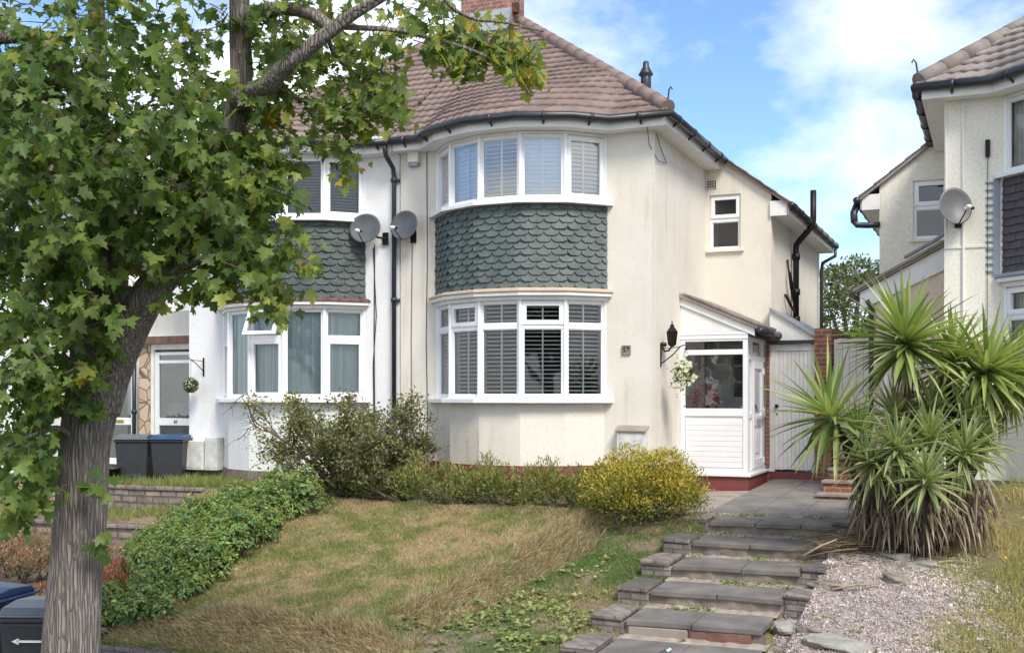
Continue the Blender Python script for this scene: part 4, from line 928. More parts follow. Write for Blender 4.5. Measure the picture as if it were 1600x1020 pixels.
part('cage', c, 'iron', wl)
hb = thing('basket_bracket', 'rusty scroll bracket under the lantern', 'bracket', (0, .36, 1.55))
c = MB(); c.box(.001, .02, -.012, .012, -.02, .30); c.tube([(.01, 0, .02), (.2, 0, .16), (.3, 0, .27), (.36, 0, .30), (.40, 0, .28), (.40, 0, .24), (.37, 0, .24)], .009, 6); c.tube([(.01, 0, .26), (.1, 0, .25), (.3, 0, .27)], .006, 5); part('scroll', c, 'iron', hb)
def basket():
    t = thing('hanging_basket', 'hanging basket of white flowers and trailing leaves by the porch', 'hanging basket', (.385, .36, 1.40))
    c = MB(); c.lathe([(.02, -.1), (.09, -.07), (.125, 0), (.135, .05), (.13, .055)], (0, 0, .06), 14); part('pot', c, 'pot', t, smooth=True)
    c = MB()
    for q in range(3): a = q*2.1; c.tube([(.12*math.cos(a), .12*math.sin(a), .11), (0, 0, .4)], .004, 4)
    part('hanger', c, 'iron', t)
    n = 420; P = rng.normal(size=(n, 3))*[.085, .08, .10]+[-.01, -.02, .05]; P[:160, 2] -= np.abs(rng.normal(0, .12, 160)); P[:, 1] -= .03
    scat_obj('foliage', (LEAF, LEAF_F), P, rdir(n)*[1, 1, .7]+[0, -.3, -.5], rdir(n)+[0, -.8, .5], rng.uniform(.03, .055, n), palette(n, [(.1, .17, .04), (.06, .12, .03), (.2, .24, .06)]), X['shrub'], t)
    n = 46; P = rng.normal(size=(n, 3))*[.085, .03, .11]+[.02, -.13, .05]; Q = np.repeat(P, 5, 0); an = np.tile(np.arange(5)*2*math.pi/5, n)
    D = np.stack([np.cos(an), -.25+0*an, np.sin(an)], 1)+.35*np.repeat(rng.normal(size=(n, 3)), 5, 0)*[1, .3, 1]
    scat_obj('blossoms', ([(0,0,0),(.45,.5,.1),(.25,1,0),(-.25,1,0),(-.45,.5,.1)], [(0,1,2,3,4)]), Q, D, np.tile([0, -1, .2], (n*5, 1)), .034, palette(n*5, [(.8, .8, .72), (.85, .85, .8), (.72, .72, .5)], .05), X['petal'], t)
    # topiary ball beside the other house
    t = thing('topiary_ball', 'round topiary ball with white flowers hanging on the white wall', 'topiary ball', (-8.17, -.26, 1.28))
    n = 900; d = rdir(n); scat_obj('foliage', (LEAF, LEAF_F), d*rng.uniform(.08, .125, (n, 1)), d+rdir(n)*.8, d+rdir(n)*.4, .03, palette(n, [(.05, .10, .03), (.09, .14, .04)]), X['shrub'], t)
    n = 130; d = rdir(n); scat_obj('blossoms', (LEAF, LEAF_F), d*.125, np.cross(d, rdir(n)), d, .03, palette(n, [(.75, .75, .66)], .05), X['petal'], t)
    c = MB(); c.lathe([(.01, -.1), (.07, -.06), (.09, 0), (.07, .06), (.01, .1)], (0, 0, 0), 12); part('core', c, 'pot', t); c = MB(); c.tube([(0, 0, .1), (0, .0, .44)], .004, 4); part('hanger', c, 'iron', t)
    t = thing('basket_bracket', 'small black bracket holding the topiary ball', 'bracket', (-8.10, 0, 1.6))
    c = MB(); c.box(-.012, .012, -.02, -.001, -.16, .16); c.tube([(0, -.01, -.08), (-.04, -.16, .06), (-.07, -.26, .12), (-.09, -.28, .15)], .008, 6); c.tube([(0, -.01, .1), (-.07, -.26, .12)], .006, 5); part('scroll', c, 'iron', t)
basket()
t = thing('orchid', 'pink orchid in a pot on the porch window ledge', 'orchid', (.36, 1.72, .88))
c = MB(); c.lathe([(.05, 0), (.065, .1), (.06, .1)], (0, 0, 0), 12); part('pot', c, 'pot', t)
c = MB()
for q in range(5): a = q*1.3; c.tube([(0, 0, .08), (.05*math.cos(a), .03*math.sin(a), .24), (.15*math.cos(a), .06*math.sin(a), .36-.03*q)], .004, 4)
part('stem', c, 'twig', t)
n = 260; cl = np.array([(-.15, 0, .2), (-.08, -.03, .3), (.1, 0, .27), (.15, -.02, .15), (.08, 0, .2), (-.2, 0, .12)])[rng.integers(0, 6, n)]; P = cl+rng.normal(size=(n, 3))*[.035, .03, .05]
scat_obj('blossoms', (LEAF, LEAF_F), P, rdir(n), rdir(n)+[0, -1, .2], .06, palette(n, [(.55, .04, .14), (.65, .14, .24), (.42, .03, .10)]), X['petal'], t)
# ------------------------------------------------------------ bins, planters
def wheelie(label, loc, rz, lid, arrow=False, opened=0):
    t = thing('wheelie_bin', label, 'wheelie bin', loc, rz, 'wheelie bins')
    def fr(z0, a0, b0, b1, z1, a1, c0, c1, m): m.add([(-a0, b0, z0), (a0, b0, z0), (a0, b1, z0), (-a0, b1, z0), (-a1, c0, z1), (a1, c0, z1), (a1, c1, z1), (-a1, c1, z1)], [(0,3,2,1),(4,5,6,7),(0,1,5,4),(1,2,6,5),(2,3,7,6),(3,0,4,7)])
    c = MB(); fr(.06, .225, -.24, .24, .93, .275, -.31, .31, c); fr(.931, .29, -.335, .32, .975, .295, -.34, .325, c); part('body', c, 'binbody', t, bevel=.018)
    c = MB(); c.box(-.13, .13, -.262, -.25, .1, .34); c.prism_y([(-.11, .34), (.11, .34), (.07, .39), (-.07, .39)], -.268, -.255); part('front_panel', c, 'binbody', t, bevel=.01)
    c = MB(); c.box(-.3, .3, -.36, .30, .978, 1.0); c.prism_x([(-.34, 1.0), (.28, 1.0), (.22, 1.05), (-.05, 1.068), (-.28, 1.045)], -.265, .265); l = part('lid', c, lid, t, bevel=.014)
    if opened: l.rotation_euler = (0, R(opened), 0); l.location = (0, 0, .03)
    c = MB(); c.tube([(-.26, .36, .96), (.26, .36, .96)], .018, 8); c.box(-.25, -.21, .3, .37, .93, .97); c.box(.21, .25, .3, .37, .93, .97); part('handle', c, 'binbody', t)
    for s_ in (-1, 1):
        c = MB(); c.tube([(s_*.235, .25, .1), (s_*.285, .25, .1)], .1, 20); part('wheel', c, 'black', t)
    if arrow:
        c = MB(); z = .79; c.box(-.13, .12, -.316, -.303, z-.008, z+.008); c.prism_y([(-.17, z), (-.115, z+.025), (-.115, z-.025)], -.316, -.303); part('arrow_mark', c, 'white', t)
    return t
lb = lambda px, Y: WL((px-800)/FPX*Y, Y)
x, y = lb(212, 19.6); wheelie('grey-lidded wheelie bin in front of the stone pier and glazed doors', (x, y, -.63), R(28), 'bingrey')
x, y = lb(269, 19.6); wheelie('blue-lidded wheelie bin beside the white meter cabinets', (x, y, -.63), R(22), 'binblue')
x, y = lb(80, 9.05); wheelie('grey wheelie bin with a white arrow, half hidden behind the maple trunk', (x, y, -1.60), R(21), 'bingrey', True)
x, y = lb(-30, 9.6); wheelie('blue-lidded wheelie bin cut by the bottom left corner', (x, y, -1.60), R(12), 'binblue', False, 4)
t = thing('planter', 'long low black planter tub on the far left terrace', 'planter', (*lb(63, 19), -.39)); c = MB(); c.prism_y([(-.23, 0), (.23, 0), (.25, .24), (-.25, .24)], -.16, .16); part('tub', c, 'black', t, bevel=.02); c = MB(); c.box(-.22, .22, -.13, .13, .241, .25); part('soil', c, 'dark', t)
t = thing('bucket', 'small black bucket next to the grey-lidded bin', 'bucket', (*lb(175, 19.2), -.37)); c = MB(); c.lathe([(.09, 0), (.13, .22), (.145, .22), (.145, .25), (.125, .25)], (0, 0, 0), 16); part('tub', c, 'black', t, smooth=True); c = MB(); c.lathe([(.11, .2), (.01, .205)], (0, 0, 0), 12); part('soil', c, 'dark', t)
# loose stones on the gravel
def rock(name, label, px, py, Y, s, mat):
    x, y = lb(px, Y); b = bmesh.new(); bmesh.ops.create_icosphere(b, subdivisions=3, radius=1)
    ph = np.array([random.random()*6 for _ in range(6)])
    for v in b.verts:
        p = v.co; k = 1+.16*math.sin(3*p.x+ph[0])+.14*math.sin(4*p.y+ph[1])+.12*math.sin(5*p.z+p.x*3+ph[2]); v.co = Vector((p.x*s[0]*k, p.y*s[1]*k, max(-.6, min(.55, p.z*1.2))*s[2]*k))
    me = bpy.data.meshes.new(name); b.to_mesh(me); b.free(); me.materials.append(X[mat]); o = bpy.data.objects.new(name, me); COL.objects.link(o); place(o, (x, y, gz(x, y)+s[2]*.4), random.uniform(-.4, .4)); tag(o, label, 'stone')
rock('stone', 'brown lump of stone lying in the middle of the pink gravel', 1400, 908, 11.3, (.12, .09, .08), 'stone')
rock('stone', 'pale flat slab of stone right of the brown lump', 1440, 890, 11.7, (.17, .12, .05), 'flatstone')
rock('stone', 'pale flat stone at the foot of the yucca skirt', 1398, 875, 12.0, (.14, .10, .06), 'flatstone')
rock('stone', 'small grey stone at the gravel edge by the lower steps', 1264, 996, 10.2, (.09, .07, .07), 'kerbbrick')
rock('stone', 'large flat grey stone at the bottom of the gravel', 1305, 1004, 9.9, (.28, .2, .06), 'flatstone')
rock('stone', 'thin grey stone beside the third side block', 1290, 906, 11.3, (.2, .08, .06), 'stone')
rock('stone', 'rounded pale stone where the gravel meets the fourth step', 1228, 950, 10.7, (.14, .12, .09), 'flatstone')
# ------------------------------------------------------------ street maple
def px3(l): return [at(a, b, y) for a, b, y in l]
tree = bpy.data.objects.new('maple_tree', None); COL.objects.link(tree); TB = at(108, 620, 8.4); TB.z = -1.7; tree.location = TB
tag(tree, 'large street maple with grey ridged bark leaning over the left of the view', 'tree')
def limb(name, pts, rad, n=28, rough=.06, parent=tree, sub=5):
    P = [at(*p)-TB for p in pts]; k = len(P); Q = []; Rr = []
    for i in range(k-1):                                     # Catmull-Rom
        p0, p1, p2, p3 = P[max(i-1, 0)], P[i], P[i+1], P[min(i+2, k-1)]
        for j in range(sub):
            t = j/sub; Q.append(.5*((2*p1)+(-p0+p2)*t+(2*p0-5*p1+4*p2-p3)*t*t+(-p0+3*p1-3*p2+p3)*t**3)); Rr.append(rad[i]*(1-t)+rad[i+1]*t)
    Q.append(P[-1]); Rr.append(rad[-1]); c = MB(); c.tube(Q, Rr, n); 
    ph = random.random()*9
    for i, v in enumerate(c.v):
        r = i // n; j = i % n
        if r >= len(Q): continue
        d = Vector(v)-Q[r]; a = 2*math.pi*j/n
        f = 1+rough*(math.sin(3*a+ph+r*.21)+.6*math.sin(5*a-ph+r*.33)+.5*math.sin(r*.9+ph)*math.cos(a))
        c.v[i] = tuple(Q[r]+d*f)
    return c.build(name, X['bark'], parent, smooth=True)
U = 8.4/FPX
limb('trunk', [(106, 1230, 8.4), (108, 1120, 8.4), (111, 1020, 8.4), (118, 900, 8.4), (125, 800, 8.4), (131, 700, 8.4), (146, 620, 8.4), (160, 560, 8.4), (165, 500, 8.42), (168, 430, 8.45), (172, 350, 8.5), (166, 270, 8.5), (150, 180, 8.5), (152, 90, 8.5), (150, -40, 8.5)],
     [q*U for q in (52, 48, 44, 40, 39, 38, 41, 45, 33, 30, 27, 23, 19, 15, 11)], 44, .035)
limb('limb', [(158, 640, 8.42), (176, 575, 8.35), (200, 520, 8.28), (228, 468, 8.2), (262, 425, 8.15), (300, 370, 8.1), (326, 320, 8.1), (344, 270, 8.1), (366, 190, 8.1), (377, 130, 8.1), (376, 60, 8.1), (374, -40, 8.1)], [q*U for q in (30, 29, 27, 26, 25, 24, 22, 20, 19, 17, 16, 14)], 32, .05)
limb('limb', [(140, 600, 8.4), (132, 560, 8.5), (118, 500, 8.7), (100, 440, 8.9), (84, 380, 9.1), (70, 300, 9.2), (50, 200, 9.3)], [q*U for q in (22, 20, 17, 15, 13, 10, 7)], 20, .06)
limb('branch', [(374, 160, 8.0), (396, 146, 7.75), (418, 134, 7.55), (442, 108, 7.45), (480, 78, 7.4), (520, 46, 7.35), (556, 20, 7.3), (604, -8, 7.25)], [q*U for q in (16, 16, 14, 11.5, 10, 9.5, 8, 6)], 20, .07)
limb('branch', [(388, 30, 8.0), (420, 15, 7.7), (455, 14, 7.55), (490, 24, 7.45), (512, 42, 7.4), (520, 52, 7.38)], [q*U for q in (9, 9, 9, 9, 9, 7)], 14, .08)
limb('branch', [(176, 300, 8.5), (140, 200, 8.3), (70, 70, 8.1), (-30, 60, 8.0)], [q*U for q in (12, 10, 12, 12)], 14, .06)
limb('branch', [(524, 42, 7.36), (560, 44, 7.4), (620, 48, 7.5), (680, 62, 7.65), (740, 80, 7.6), (800, 112, 7.6), (830, 150, 7.6)], [q*U for q in (4.5, 4, 3.4, 3, 2.4, 1.8, 1)], 8, .05)
limb('branch', [(512, 56, 7.4), (524, 90, 7.6), (545, 104, 7.9)], [q*U for q in (4, 3, 2)], 8, .05)
limb('branch', [(680, -30, 7.6), (702, 8, 7.6), (740, 30, 7.6), (790, 36, 7.6), (850, 50, 7.6)], [q*U for q in (3, 3, 2.4, 1.8, 1)], 8, .05)
limb('branch', [(125, 640, 8.35), (105, 600, 8.2), (82, 575, 8.0), (40, 560, 7.9)], [q*U for q in (5, 4, 3, 1.5)], 8, .05)
limb('branch', [(118, 690, 8.3), (90, 668, 8.1), (50, 680, 7.9), (0, 700, 7.8)], [q*U for q in (5, 4, 3, 1.5)], 8, .05)
limb('branch', [(262, 425, 8.1), (330, 400, 7.8), (400, 390, 7.7), (440, 400, 7.7)], [q*U for q in (6, 4.5, 3, 1.2)], 8, .05)
limb('branch', [(330, 310, 8.1), (390, 300, 7.8), (440, 300, 7.7), (490, 330, 7.7)], [q*U for q in (7, 5, 3, 1.2)], 8, .05)
# leaf regions: px, py, rx, ry, depth spread, groups, yellowness
REG = [(50, 60, 150, 100, 1.0, 92, .05), (190, 60, 130, 90, 1.0, 72, .12), (60, 190, 130, 110, 1.0, 150, 0), (210, 170, 140, 100, 1.0, 104, .0), (70, 320, 130, 110, 1.0, 150, 0), (215, 290, 120, 100, .9, 108, .04),
 (60, 450, 110, 100, .9, 120, .0), (130, 480, 80, 70, .6, 26, .04), (30, 555, 80, 60, .8, 46, .06), (50, 650, 60, 70, .6, 44, .05), (30, 750, 60, 60, .5, 40, .05), (95, 615, 45, 45, .5, 20, .0), (135, 590, 45, 40, .3, 14, .1),
 (320, 330, 105, 75, .7, 95, .08), (370, 250, 80, 65, .6, 42, .14), (300, 240, 80, 70, .7, 38, .06), (330, 410, 90, 60, .5, 60, .05), (400, 430, 55, 45, .4, 26, .12), (425, 330, 60, 60, .5, 22, .1), (250, 450, 80, 50, .4, 14, .03),
 (180, 400, 110, 60, .4, 18, .03), (430, 480, 34, 34, .3, 14, .2), (481, 424, 17, 20, .15, 7, .25), (455, 245, 50, 45, .5, 17, .16), (500, 195, 48, 60, .5, 22, .22), (536, 262, 28, 38, .3, 9, .4), (545, 205, 34, 40, .3, 8, .3),
 (300, 60, 80, 55, .9, 30, .14), (290, 150, 80, 50, .8, 24, .05), (410, 80, 40, 60, .6, 20, .22), (440, 60, 50, 50, .5, 24, .2), (440, 160, 60, 42, .5, 20, .2), (470, 130, 50, 42, .5, 26, .22),
 (500, 70, 55, 35, .5, 22, .22), (560, 112, 68, 34, .4, 44, .2), (590, 158, 60, 36, .4, 46, .15), (560, 185, 40, 18, .3, 14, .15), (612, 180, 28, 20, .3, 12, .2), (600, 80, 50, 26, .4, 18, .28), (680, 36, 42, 26, .4, 20, .2), (690, 72, 46, 22, .3, 26, .18), (745, 92, 50, 26, .3, 38, .22),
 (795, 82, 42, 26, .3, 28, .4), (815, 112, 34, 18, .25, 20, .5), (826, 122, 14, 14, .15, 5, .95), (745, 50, 40, 14, .2, 7, .5), (655, 20, 60, 26, .4, 14, .25), (500, 10, 90, 24, .5, 22, .2), (395, 235, 30, 60, .5, 16, .1),
 (80, -60, 160, 60, 1.0, 60, .1), (300, -60, 160, 50, 1.0, 50, .1), (-60, 250, 60, 250, 1.0, 90, 0), (20, 830, 25, 25, .3, 6, .1)]
P, D, Nn, SZl, C = [], [], [], [], []; tw = MB(); G0, G1, G2 = np.array([.075, .135, .034]), np.array([.165, .235, .055]), np.array([.31, .34, .07]); YL = np.array([.50, .36, .04]); PL = np.array([.15, .20, .075])
for (a, b, rx, ry, dy, n, yl) in REG:
    yc = 8.0 if a < 420 else 7.75
    for _ in range(int(n*(.85 if b > 180 else .62))):
        while True:
            u, v = random.uniform(-1, 1), random.uniform(-1, 1)
            if u*u+v*v < 1: break
        Y = yc + random.gauss(0, .5)*dy
        q = at(a+u*rx, b+v*ry, Y); k = random.choice((4, 5, 6, 7, 8)); hue = random.random(); od = Vector((u+random.gauss(0, .4), random.gauss(-.3, .6), -.25)).normalized()
        stem0 = q - od*random.uniform(.12, .3) + Vector((0, random.uniform(0, .2), random.uniform(.0, .12)))
        tw.tube([stem0-TB, (stem0+q)/2-TB+Vector((0, 0, .02)), q-TB], [.0045, .003, .002], 3, False)
        for j in range(k):
            d = od*.5 + Vector((random.gauss(0, .7), random.gauss(-.2, .6), random.gauss(-.55, .35)))
            nn = Vector((random.gauss(.05, .5), random.gauss(-.55, .45), .75))
            p = stem0.lerp(q, random.uniform(.3, 1)) + Vector((random.gauss(0, .05), random.gauss(0, .06), random.gauss(0, .045)))
            P.append(p-TB); D.append(d); Nn.append(nn); SZl.append(random.choice((random.uniform(.05, .085), random.uniform(.075, .125)))*(.82 if a > 450 else 1))
            r = random.random()
            col = G0+(G1-G0)*min(1, max(0, hue+random.gauss(0, .2)))
            if r < yl*.55: col = YL*random.uniform(.6, 1.0) if random.random() < (.16 if yl < .35 else .45) else G2
            elif r < yl*1.6+.04: col = G1+(G2-G1)*random.random()
            elif random.random() < .05: col = PL
            C.append(col*random.uniform(.8, 1.2))
P = np.array(P); print('maple leaves', len(P))
D, Nn, SZl, C = map(np.array, (D, Nn, SZl, C)); parts = []
for q in range(4):
    s_ = np.arange(len(P)) % 4 == q; V, F, k = scatter(MAPLES[q], MAPLE_F, P[s_], D[s_], Nn[s_], SZl[s_]); parts.append((V, F, np.repeat(C[s_], k, 0)))
V, F, C = merge(parts); np_mesh('crown', V, F, X['leaf'], tree, C)
tw.build('twigs', X['twig'], tree)
# small epicormic sprigs and lichen scars on the trunk
sp = [(150, 755, 8.12, 9), (160, 850, 8.2, 5), (135, 640, 8.1, 14), (165, 545, 8.1, 12)]
for a, b, Y, n in sp:
    P = np.array([at(a+random.gauss(0, 12), b+random.gauss(0, 10), Y+random.gauss(0, .05))-TB for _ in range(n)])
    scat_obj('sprig', (MAPLE, MAPLE_F), P, rng.normal(0, .5, (n, 3))+[0, -.4, 0], rng.normal(0, .4, (n, 3))+[0, -1, .5], .11, palette(n, [G0, G1]), X['leaf'], tree)

random.seed(11); rng = np.random.default_rng(11)
# ------------------------------------------------------------ shrubs
def clumps_to_leaves(cl, n, size, cols, tmpl, up=.5, shell=.55, topcols=None, jit=.15, width=None, dj=.7, topk=.35):
    cl = np.array(cl); vol = (cl[:, 3]*cl[:, 4]*cl[:, 5])**(2/3); k = rng.choice(len(cl), n, p=vol/vol.sum())
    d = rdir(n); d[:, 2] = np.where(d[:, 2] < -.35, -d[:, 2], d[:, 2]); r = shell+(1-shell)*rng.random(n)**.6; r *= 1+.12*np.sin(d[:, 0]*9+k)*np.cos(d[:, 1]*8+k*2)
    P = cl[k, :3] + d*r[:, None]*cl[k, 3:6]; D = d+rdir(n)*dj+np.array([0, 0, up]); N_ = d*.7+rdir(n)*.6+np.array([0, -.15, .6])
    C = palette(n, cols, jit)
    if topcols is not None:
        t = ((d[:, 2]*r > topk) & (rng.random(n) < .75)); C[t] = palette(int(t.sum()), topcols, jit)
    return scatter(tmpl[0], tmpl[1], P, D, N_, rng.uniform(size*.65, size*1.3, n), None if width is None else width), C
def shrub(name, label, cat, loc, cl, n, size, cols, up=.5, shell=.55, topcols=None, stems=20, group=None, width=None, dj=.7, topk=.35, mat='shrub'):
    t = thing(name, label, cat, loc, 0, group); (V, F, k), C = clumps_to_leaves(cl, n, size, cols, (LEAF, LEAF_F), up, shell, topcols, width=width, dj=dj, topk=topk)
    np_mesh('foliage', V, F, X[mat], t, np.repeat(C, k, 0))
    c = MB(); cl = np.array(cl)
    for _ in range(stems):
        q = cl[rng.integers(len(cl))]; e = Vector(q[:3])+Vector(rdir(1)[0]*q[3:6]*.9); s = Vector((q[0]*.75+random.gauss(0, .06), q[1]*.75+random.gauss(0, .06), min(-.05, q[2]-q[5]*.9))); m_ = (s+e)/2+Vector(rdir(1)[0])*.06
        c.tube([s, m_, e], [.012, .008, .003], 5, False)
    c.build('stems', X['twig'], t); return t
def blob(cx, cy, cz, rx, ry, rz, n, r0, r1):
    o = []
    for _ in range(n):
        d = rdir(1)[0]; d[2] = abs(d[2])*1.1-.25; q = rng.uniform(.45, .92); r = rng.uniform(r0, r1); o.append((cx+d[0]*rx*q, cy+d[1]*ry*q, cz+d[2]*rz*q, r, r, r*.85))
    return o
# golden privet-like mound by the steps
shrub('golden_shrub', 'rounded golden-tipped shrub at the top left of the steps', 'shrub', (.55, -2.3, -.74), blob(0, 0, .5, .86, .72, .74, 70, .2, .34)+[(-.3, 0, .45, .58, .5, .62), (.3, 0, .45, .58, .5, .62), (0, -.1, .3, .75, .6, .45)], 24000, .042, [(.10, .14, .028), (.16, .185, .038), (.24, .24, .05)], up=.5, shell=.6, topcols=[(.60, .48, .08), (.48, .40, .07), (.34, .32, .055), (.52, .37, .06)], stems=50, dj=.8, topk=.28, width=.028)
# low hedge in front of the bow window
hc = []
for i in range(46):
    x = -3.9+4.05*i/45; h = .15+.12*math.sin(i*1.7)+.05*math.sin(i*.6); hc.append((x, random.gauss(0, .12), h*.7+.08, .2, .26, .2+h*.7))
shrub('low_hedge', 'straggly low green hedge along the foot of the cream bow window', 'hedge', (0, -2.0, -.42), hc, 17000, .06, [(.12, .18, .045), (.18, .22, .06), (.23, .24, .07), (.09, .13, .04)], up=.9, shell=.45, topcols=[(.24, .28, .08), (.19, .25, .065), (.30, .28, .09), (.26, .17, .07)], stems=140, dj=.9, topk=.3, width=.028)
# hypericum bank
yc = []
for i in range(190):
    t = rng.random(); y = -2.3-4.35*t; xm = -4.0+.34*t; x = xm-.42+rng.uniform(-1, .6)*(.9 if t > .12 else .5)
    if x < -5.2 and t < .3: continue
    if t > .75: x = max(x, -5.0)
    yc.append((x, y, gz(max(x, -4.4), y)+.08+.30*rng.random()-.08*(t > .85), rng.uniform(.18, .3), rng.uniform(.18, .3), rng.uniform(.16, .26)))
def scr(x, y, z): w = LW(x, y, z); return 800+FPX*w.x/w.y, 620-FPX*(z-CAMZ)/w.y
for i in range(40):
    u, v = rng.uniform(-4.7, -3.45), rng.uniform(-6.7, -5.5); yc.append((u, v, gz(max(u, -4.4), v)+.05+.16*rng.random(), rng.uniform(.15, .25), rng.uniform(.15, .25), rng.uniform(.14, .22)))
yc = [q for q in yc if not (scr(*q[:3])[0] < 222 and 845 < scr(*q[:3])[1] < 935)]
yc = [(x+4.2, y+4.4, z+1.0, a*random.uniform(.7, 1.1), b*random.uniform(.7, 1.1), e*random.uniform(.7, 1.15)) for x, y, z, a, b, e in yc]
def whorls(name, loc, cl, n, cols, tips):
    t = thing(*name, loc); cl = np.array(cl); k = rng.integers(0, len(cl), n); d = rdir(n); d[:, 2] = np.abs(d[:, 2])*1.1-.2; P = cl[k, :3]+unit(d)*cl[k, 3:6]*rng.uniform(.72, 1.05, (n, 1)); A = unit(d+rdir(n)*.35+[0, -.15, .45])
    m = 7; Pm = np.repeat(P, m, 0); Am = np.repeat(A, m, 0); r = rdir(n*m); side = unit(np.cross(Am, r)); h = np.tile(np.linspace(-.05, .02, m), n)[:, None]
    base = palette(n, cols, .2); C = np.repeat(base, m, 0)*rng.uniform(.8, 1.25, (n*m, 1)); D = side+Am*(.25+h*9)
    V, F, q = scatter(LEAF, LEAF_F, Pm+Am*h, D, Am, rng.uniform(.045, .085, n*m), rng.uniform(.03, .06, n*m))
    C = np.repeat(C, q, 0); parts = [(V, F, C)]
    s = rng.random(n) < .7; u = int(s.sum()); Pt = np.repeat(P[s]+A[s]*.03, 4, 0); V, F, q = scatter(LEAF, LEAF_F, Pt, np.repeat(A[s], 4, 0)+rdir(u*4)*.7, rdir(u*4), .028); parts.append((V, F, np.repeat(palette(u*4, tips, .15), q, 0)))
    V, F, C = merge(parts); np_mesh('foliage', V, F, X['shrub'], t, C)
    c = MB()
    for i in range(0, n, 14): p = Vector(P[i]); c.tube([p-Vector((random.gauss(0, .06), random.gauss(0, .06), .4)), p], [.007, .003], 4, False)
    c.build('stems', X['twig'], t); return t
whorls(('hypericum_bank', 'dense yellow-tipped evergreen bank along the left side of the lawn', 'shrub'), (-4.2, -4.4, -1.0), yc, 8200, [(.12, .215, .065), (.17, .265, .085), (.23, .31, .11), (.09, .16, .05)], [(.55, .38, .10), (.33, .33, .08), (.25, .28, .06)])
# bare-legged cotoneaster
random.seed(12); rng = np.random.default_rng(12)
def cotoneaster():
    t = thing('cotoneaster', 'sprawling twiggy shrub with bare arching branches between the two bays', 'shrub', (-4.25, -1.75, -.42)); c = MB(); tips = []
    def grow(p, d, r, L_, lev):
        pts = [p]; rs = [r]; k = 5
        for i in range(k):
            d = (d + Vector((random.gauss(0, .22), random.gauss(0, .2), random.gauss(.03 if lev < 2 else -.05, .16)))).normalized(); p = p + d*L_/k; 
            if p.z < .12: p.z = .12; d.z = abs(d.z)
            if p.x > 1.1: p.x = 1.1; d.x = -abs(d.x)
            if p.z > 1.5: d.z = -.2
            pts.append(p); rs.append(r*(1-.12*(i+1)))
            if lev < 4 and random.random() < (.5, .75, .85, .8)[lev]: grow(p, (d+Vector((random.gauss(0, .6), random.gauss(0, .5), random.gauss(.1, .4)))).normalized(), r*.58, L_*random.uniform(.5, .75), lev+1)
        c.tube(pts, rs, 5 if lev > 1 else 8, False)
        if lev >= 2: tips.extend(pts[1:])
    for a in range(14):
        an = a/14*2*math.pi+random.random()*.4; grow(Vector((.1, 0, .05)), Vector((math.cos(an)*1.5, math.sin(an)*.5, .75)).normalized(), .036, random.uniform(.8, 1.15), 0)
    c.build('branches', X['twig'], t, smooth=True)
    T = np.array([tuple(p) for p in tips]); T = T[(T[:, 0] > -1.45) & (T[:, 0] < 1.12) & (T[:, 2] < 1.62)]; k = rng.integers(0, len(T), 24000)
    keep = rng.random(24000) < np.clip((T[k, 2]-.15)/.7, .14, 1); k = k[keep]; n = len(k); P = T[k]+rng.normal(0, .05, (n, 3)); cols = palette(n, [(.125, .165, .05), (.17, .20, .065), (.09, .125, .045), (.22, .23, .09), (.24, .17, .10)], .2)
    L_ = (P[:, 0] < -.5) & (rng.random(n) < .25); cols[L_] = palette(int(L_.sum()), [(.38, .36, .06), (.25, .28, .05)])
    scat_obj('foliage', (LEAF, LEAF_F), P, rdir(n)+[0, -.1, .5], rdir(n)+[0, -.4, .8], rng.uniform(.035, .065, n), cols, X['shrub'], t)
cotoneaster()
# red and brown heathers
def heath(label, loc, cl, n, cols, top): return shrub('heather', label, 'shrub', loc, cl, n, .05, cols, up=.9, shell=.5, topcols=top, stems=90, dj=.7, topk=.1, width=.03)
hp = [(x, y, .12+rng.uniform(0, .22), rng.uniform(.12, .22), rng.uniform(.12, .22), rng.uniform(.12, .2)) for x, y in zip(rng.uniform(-.62, .5, 40), rng.uniform(-.45, .6, 40))]
heath('red-tinged heather patch just right of the maple trunk', (-4.8, -5.8, -1.34), hp, 8000, [(.17, .15, .055), (.24, .12, .07), (.13, .13, .045)], [(.42, .10, .09), (.36, .12, .09), (.24, .19, .07), (.26, .2, .08), (.48, .17, .15)])
hp = [(x, y, .15+rng.uniform(0, .2), rng.uniform(.15, .28), rng.uniform(.15, .28), rng.uniform(.15, .26)) for x, y in zip(rng.uniform(-1.6, 1.3, 60), rng.uniform(-.9, .8, 60))]
heath('brown and pink heather mass above the kerbside bins on the left', (-7.7, -4.6, -1.30), hp, 15000, [(.17, .145, .075), (.21, .18, .09), (.13, .12, .06)], [(.34, .20, .13), (.25, .2, .1), (.40, .16, .15), (.3, .26, .15)])
t = thing('rose', 'small pink rose bloom at the top edge of the evergreen bank', 'flower', (-5.55, -1.9, -.42)); c = MB(); c.tube([(0, 0, -.35), (.02, 0, -.1), (0, 0, .05)], .006, 5); part('stem', c, 'twig', t)
d = rdir(60); scat_obj('bloom', (LEAF, LEAF_F), d*.03+[0, 0, .08], d+rdir(60)*.5, d, .06, palette(60, [(.6, .16, .13), (.7, .3, .25)]), X['petal'], t)

random.seed(21); rng = np.random.default_rng(21)
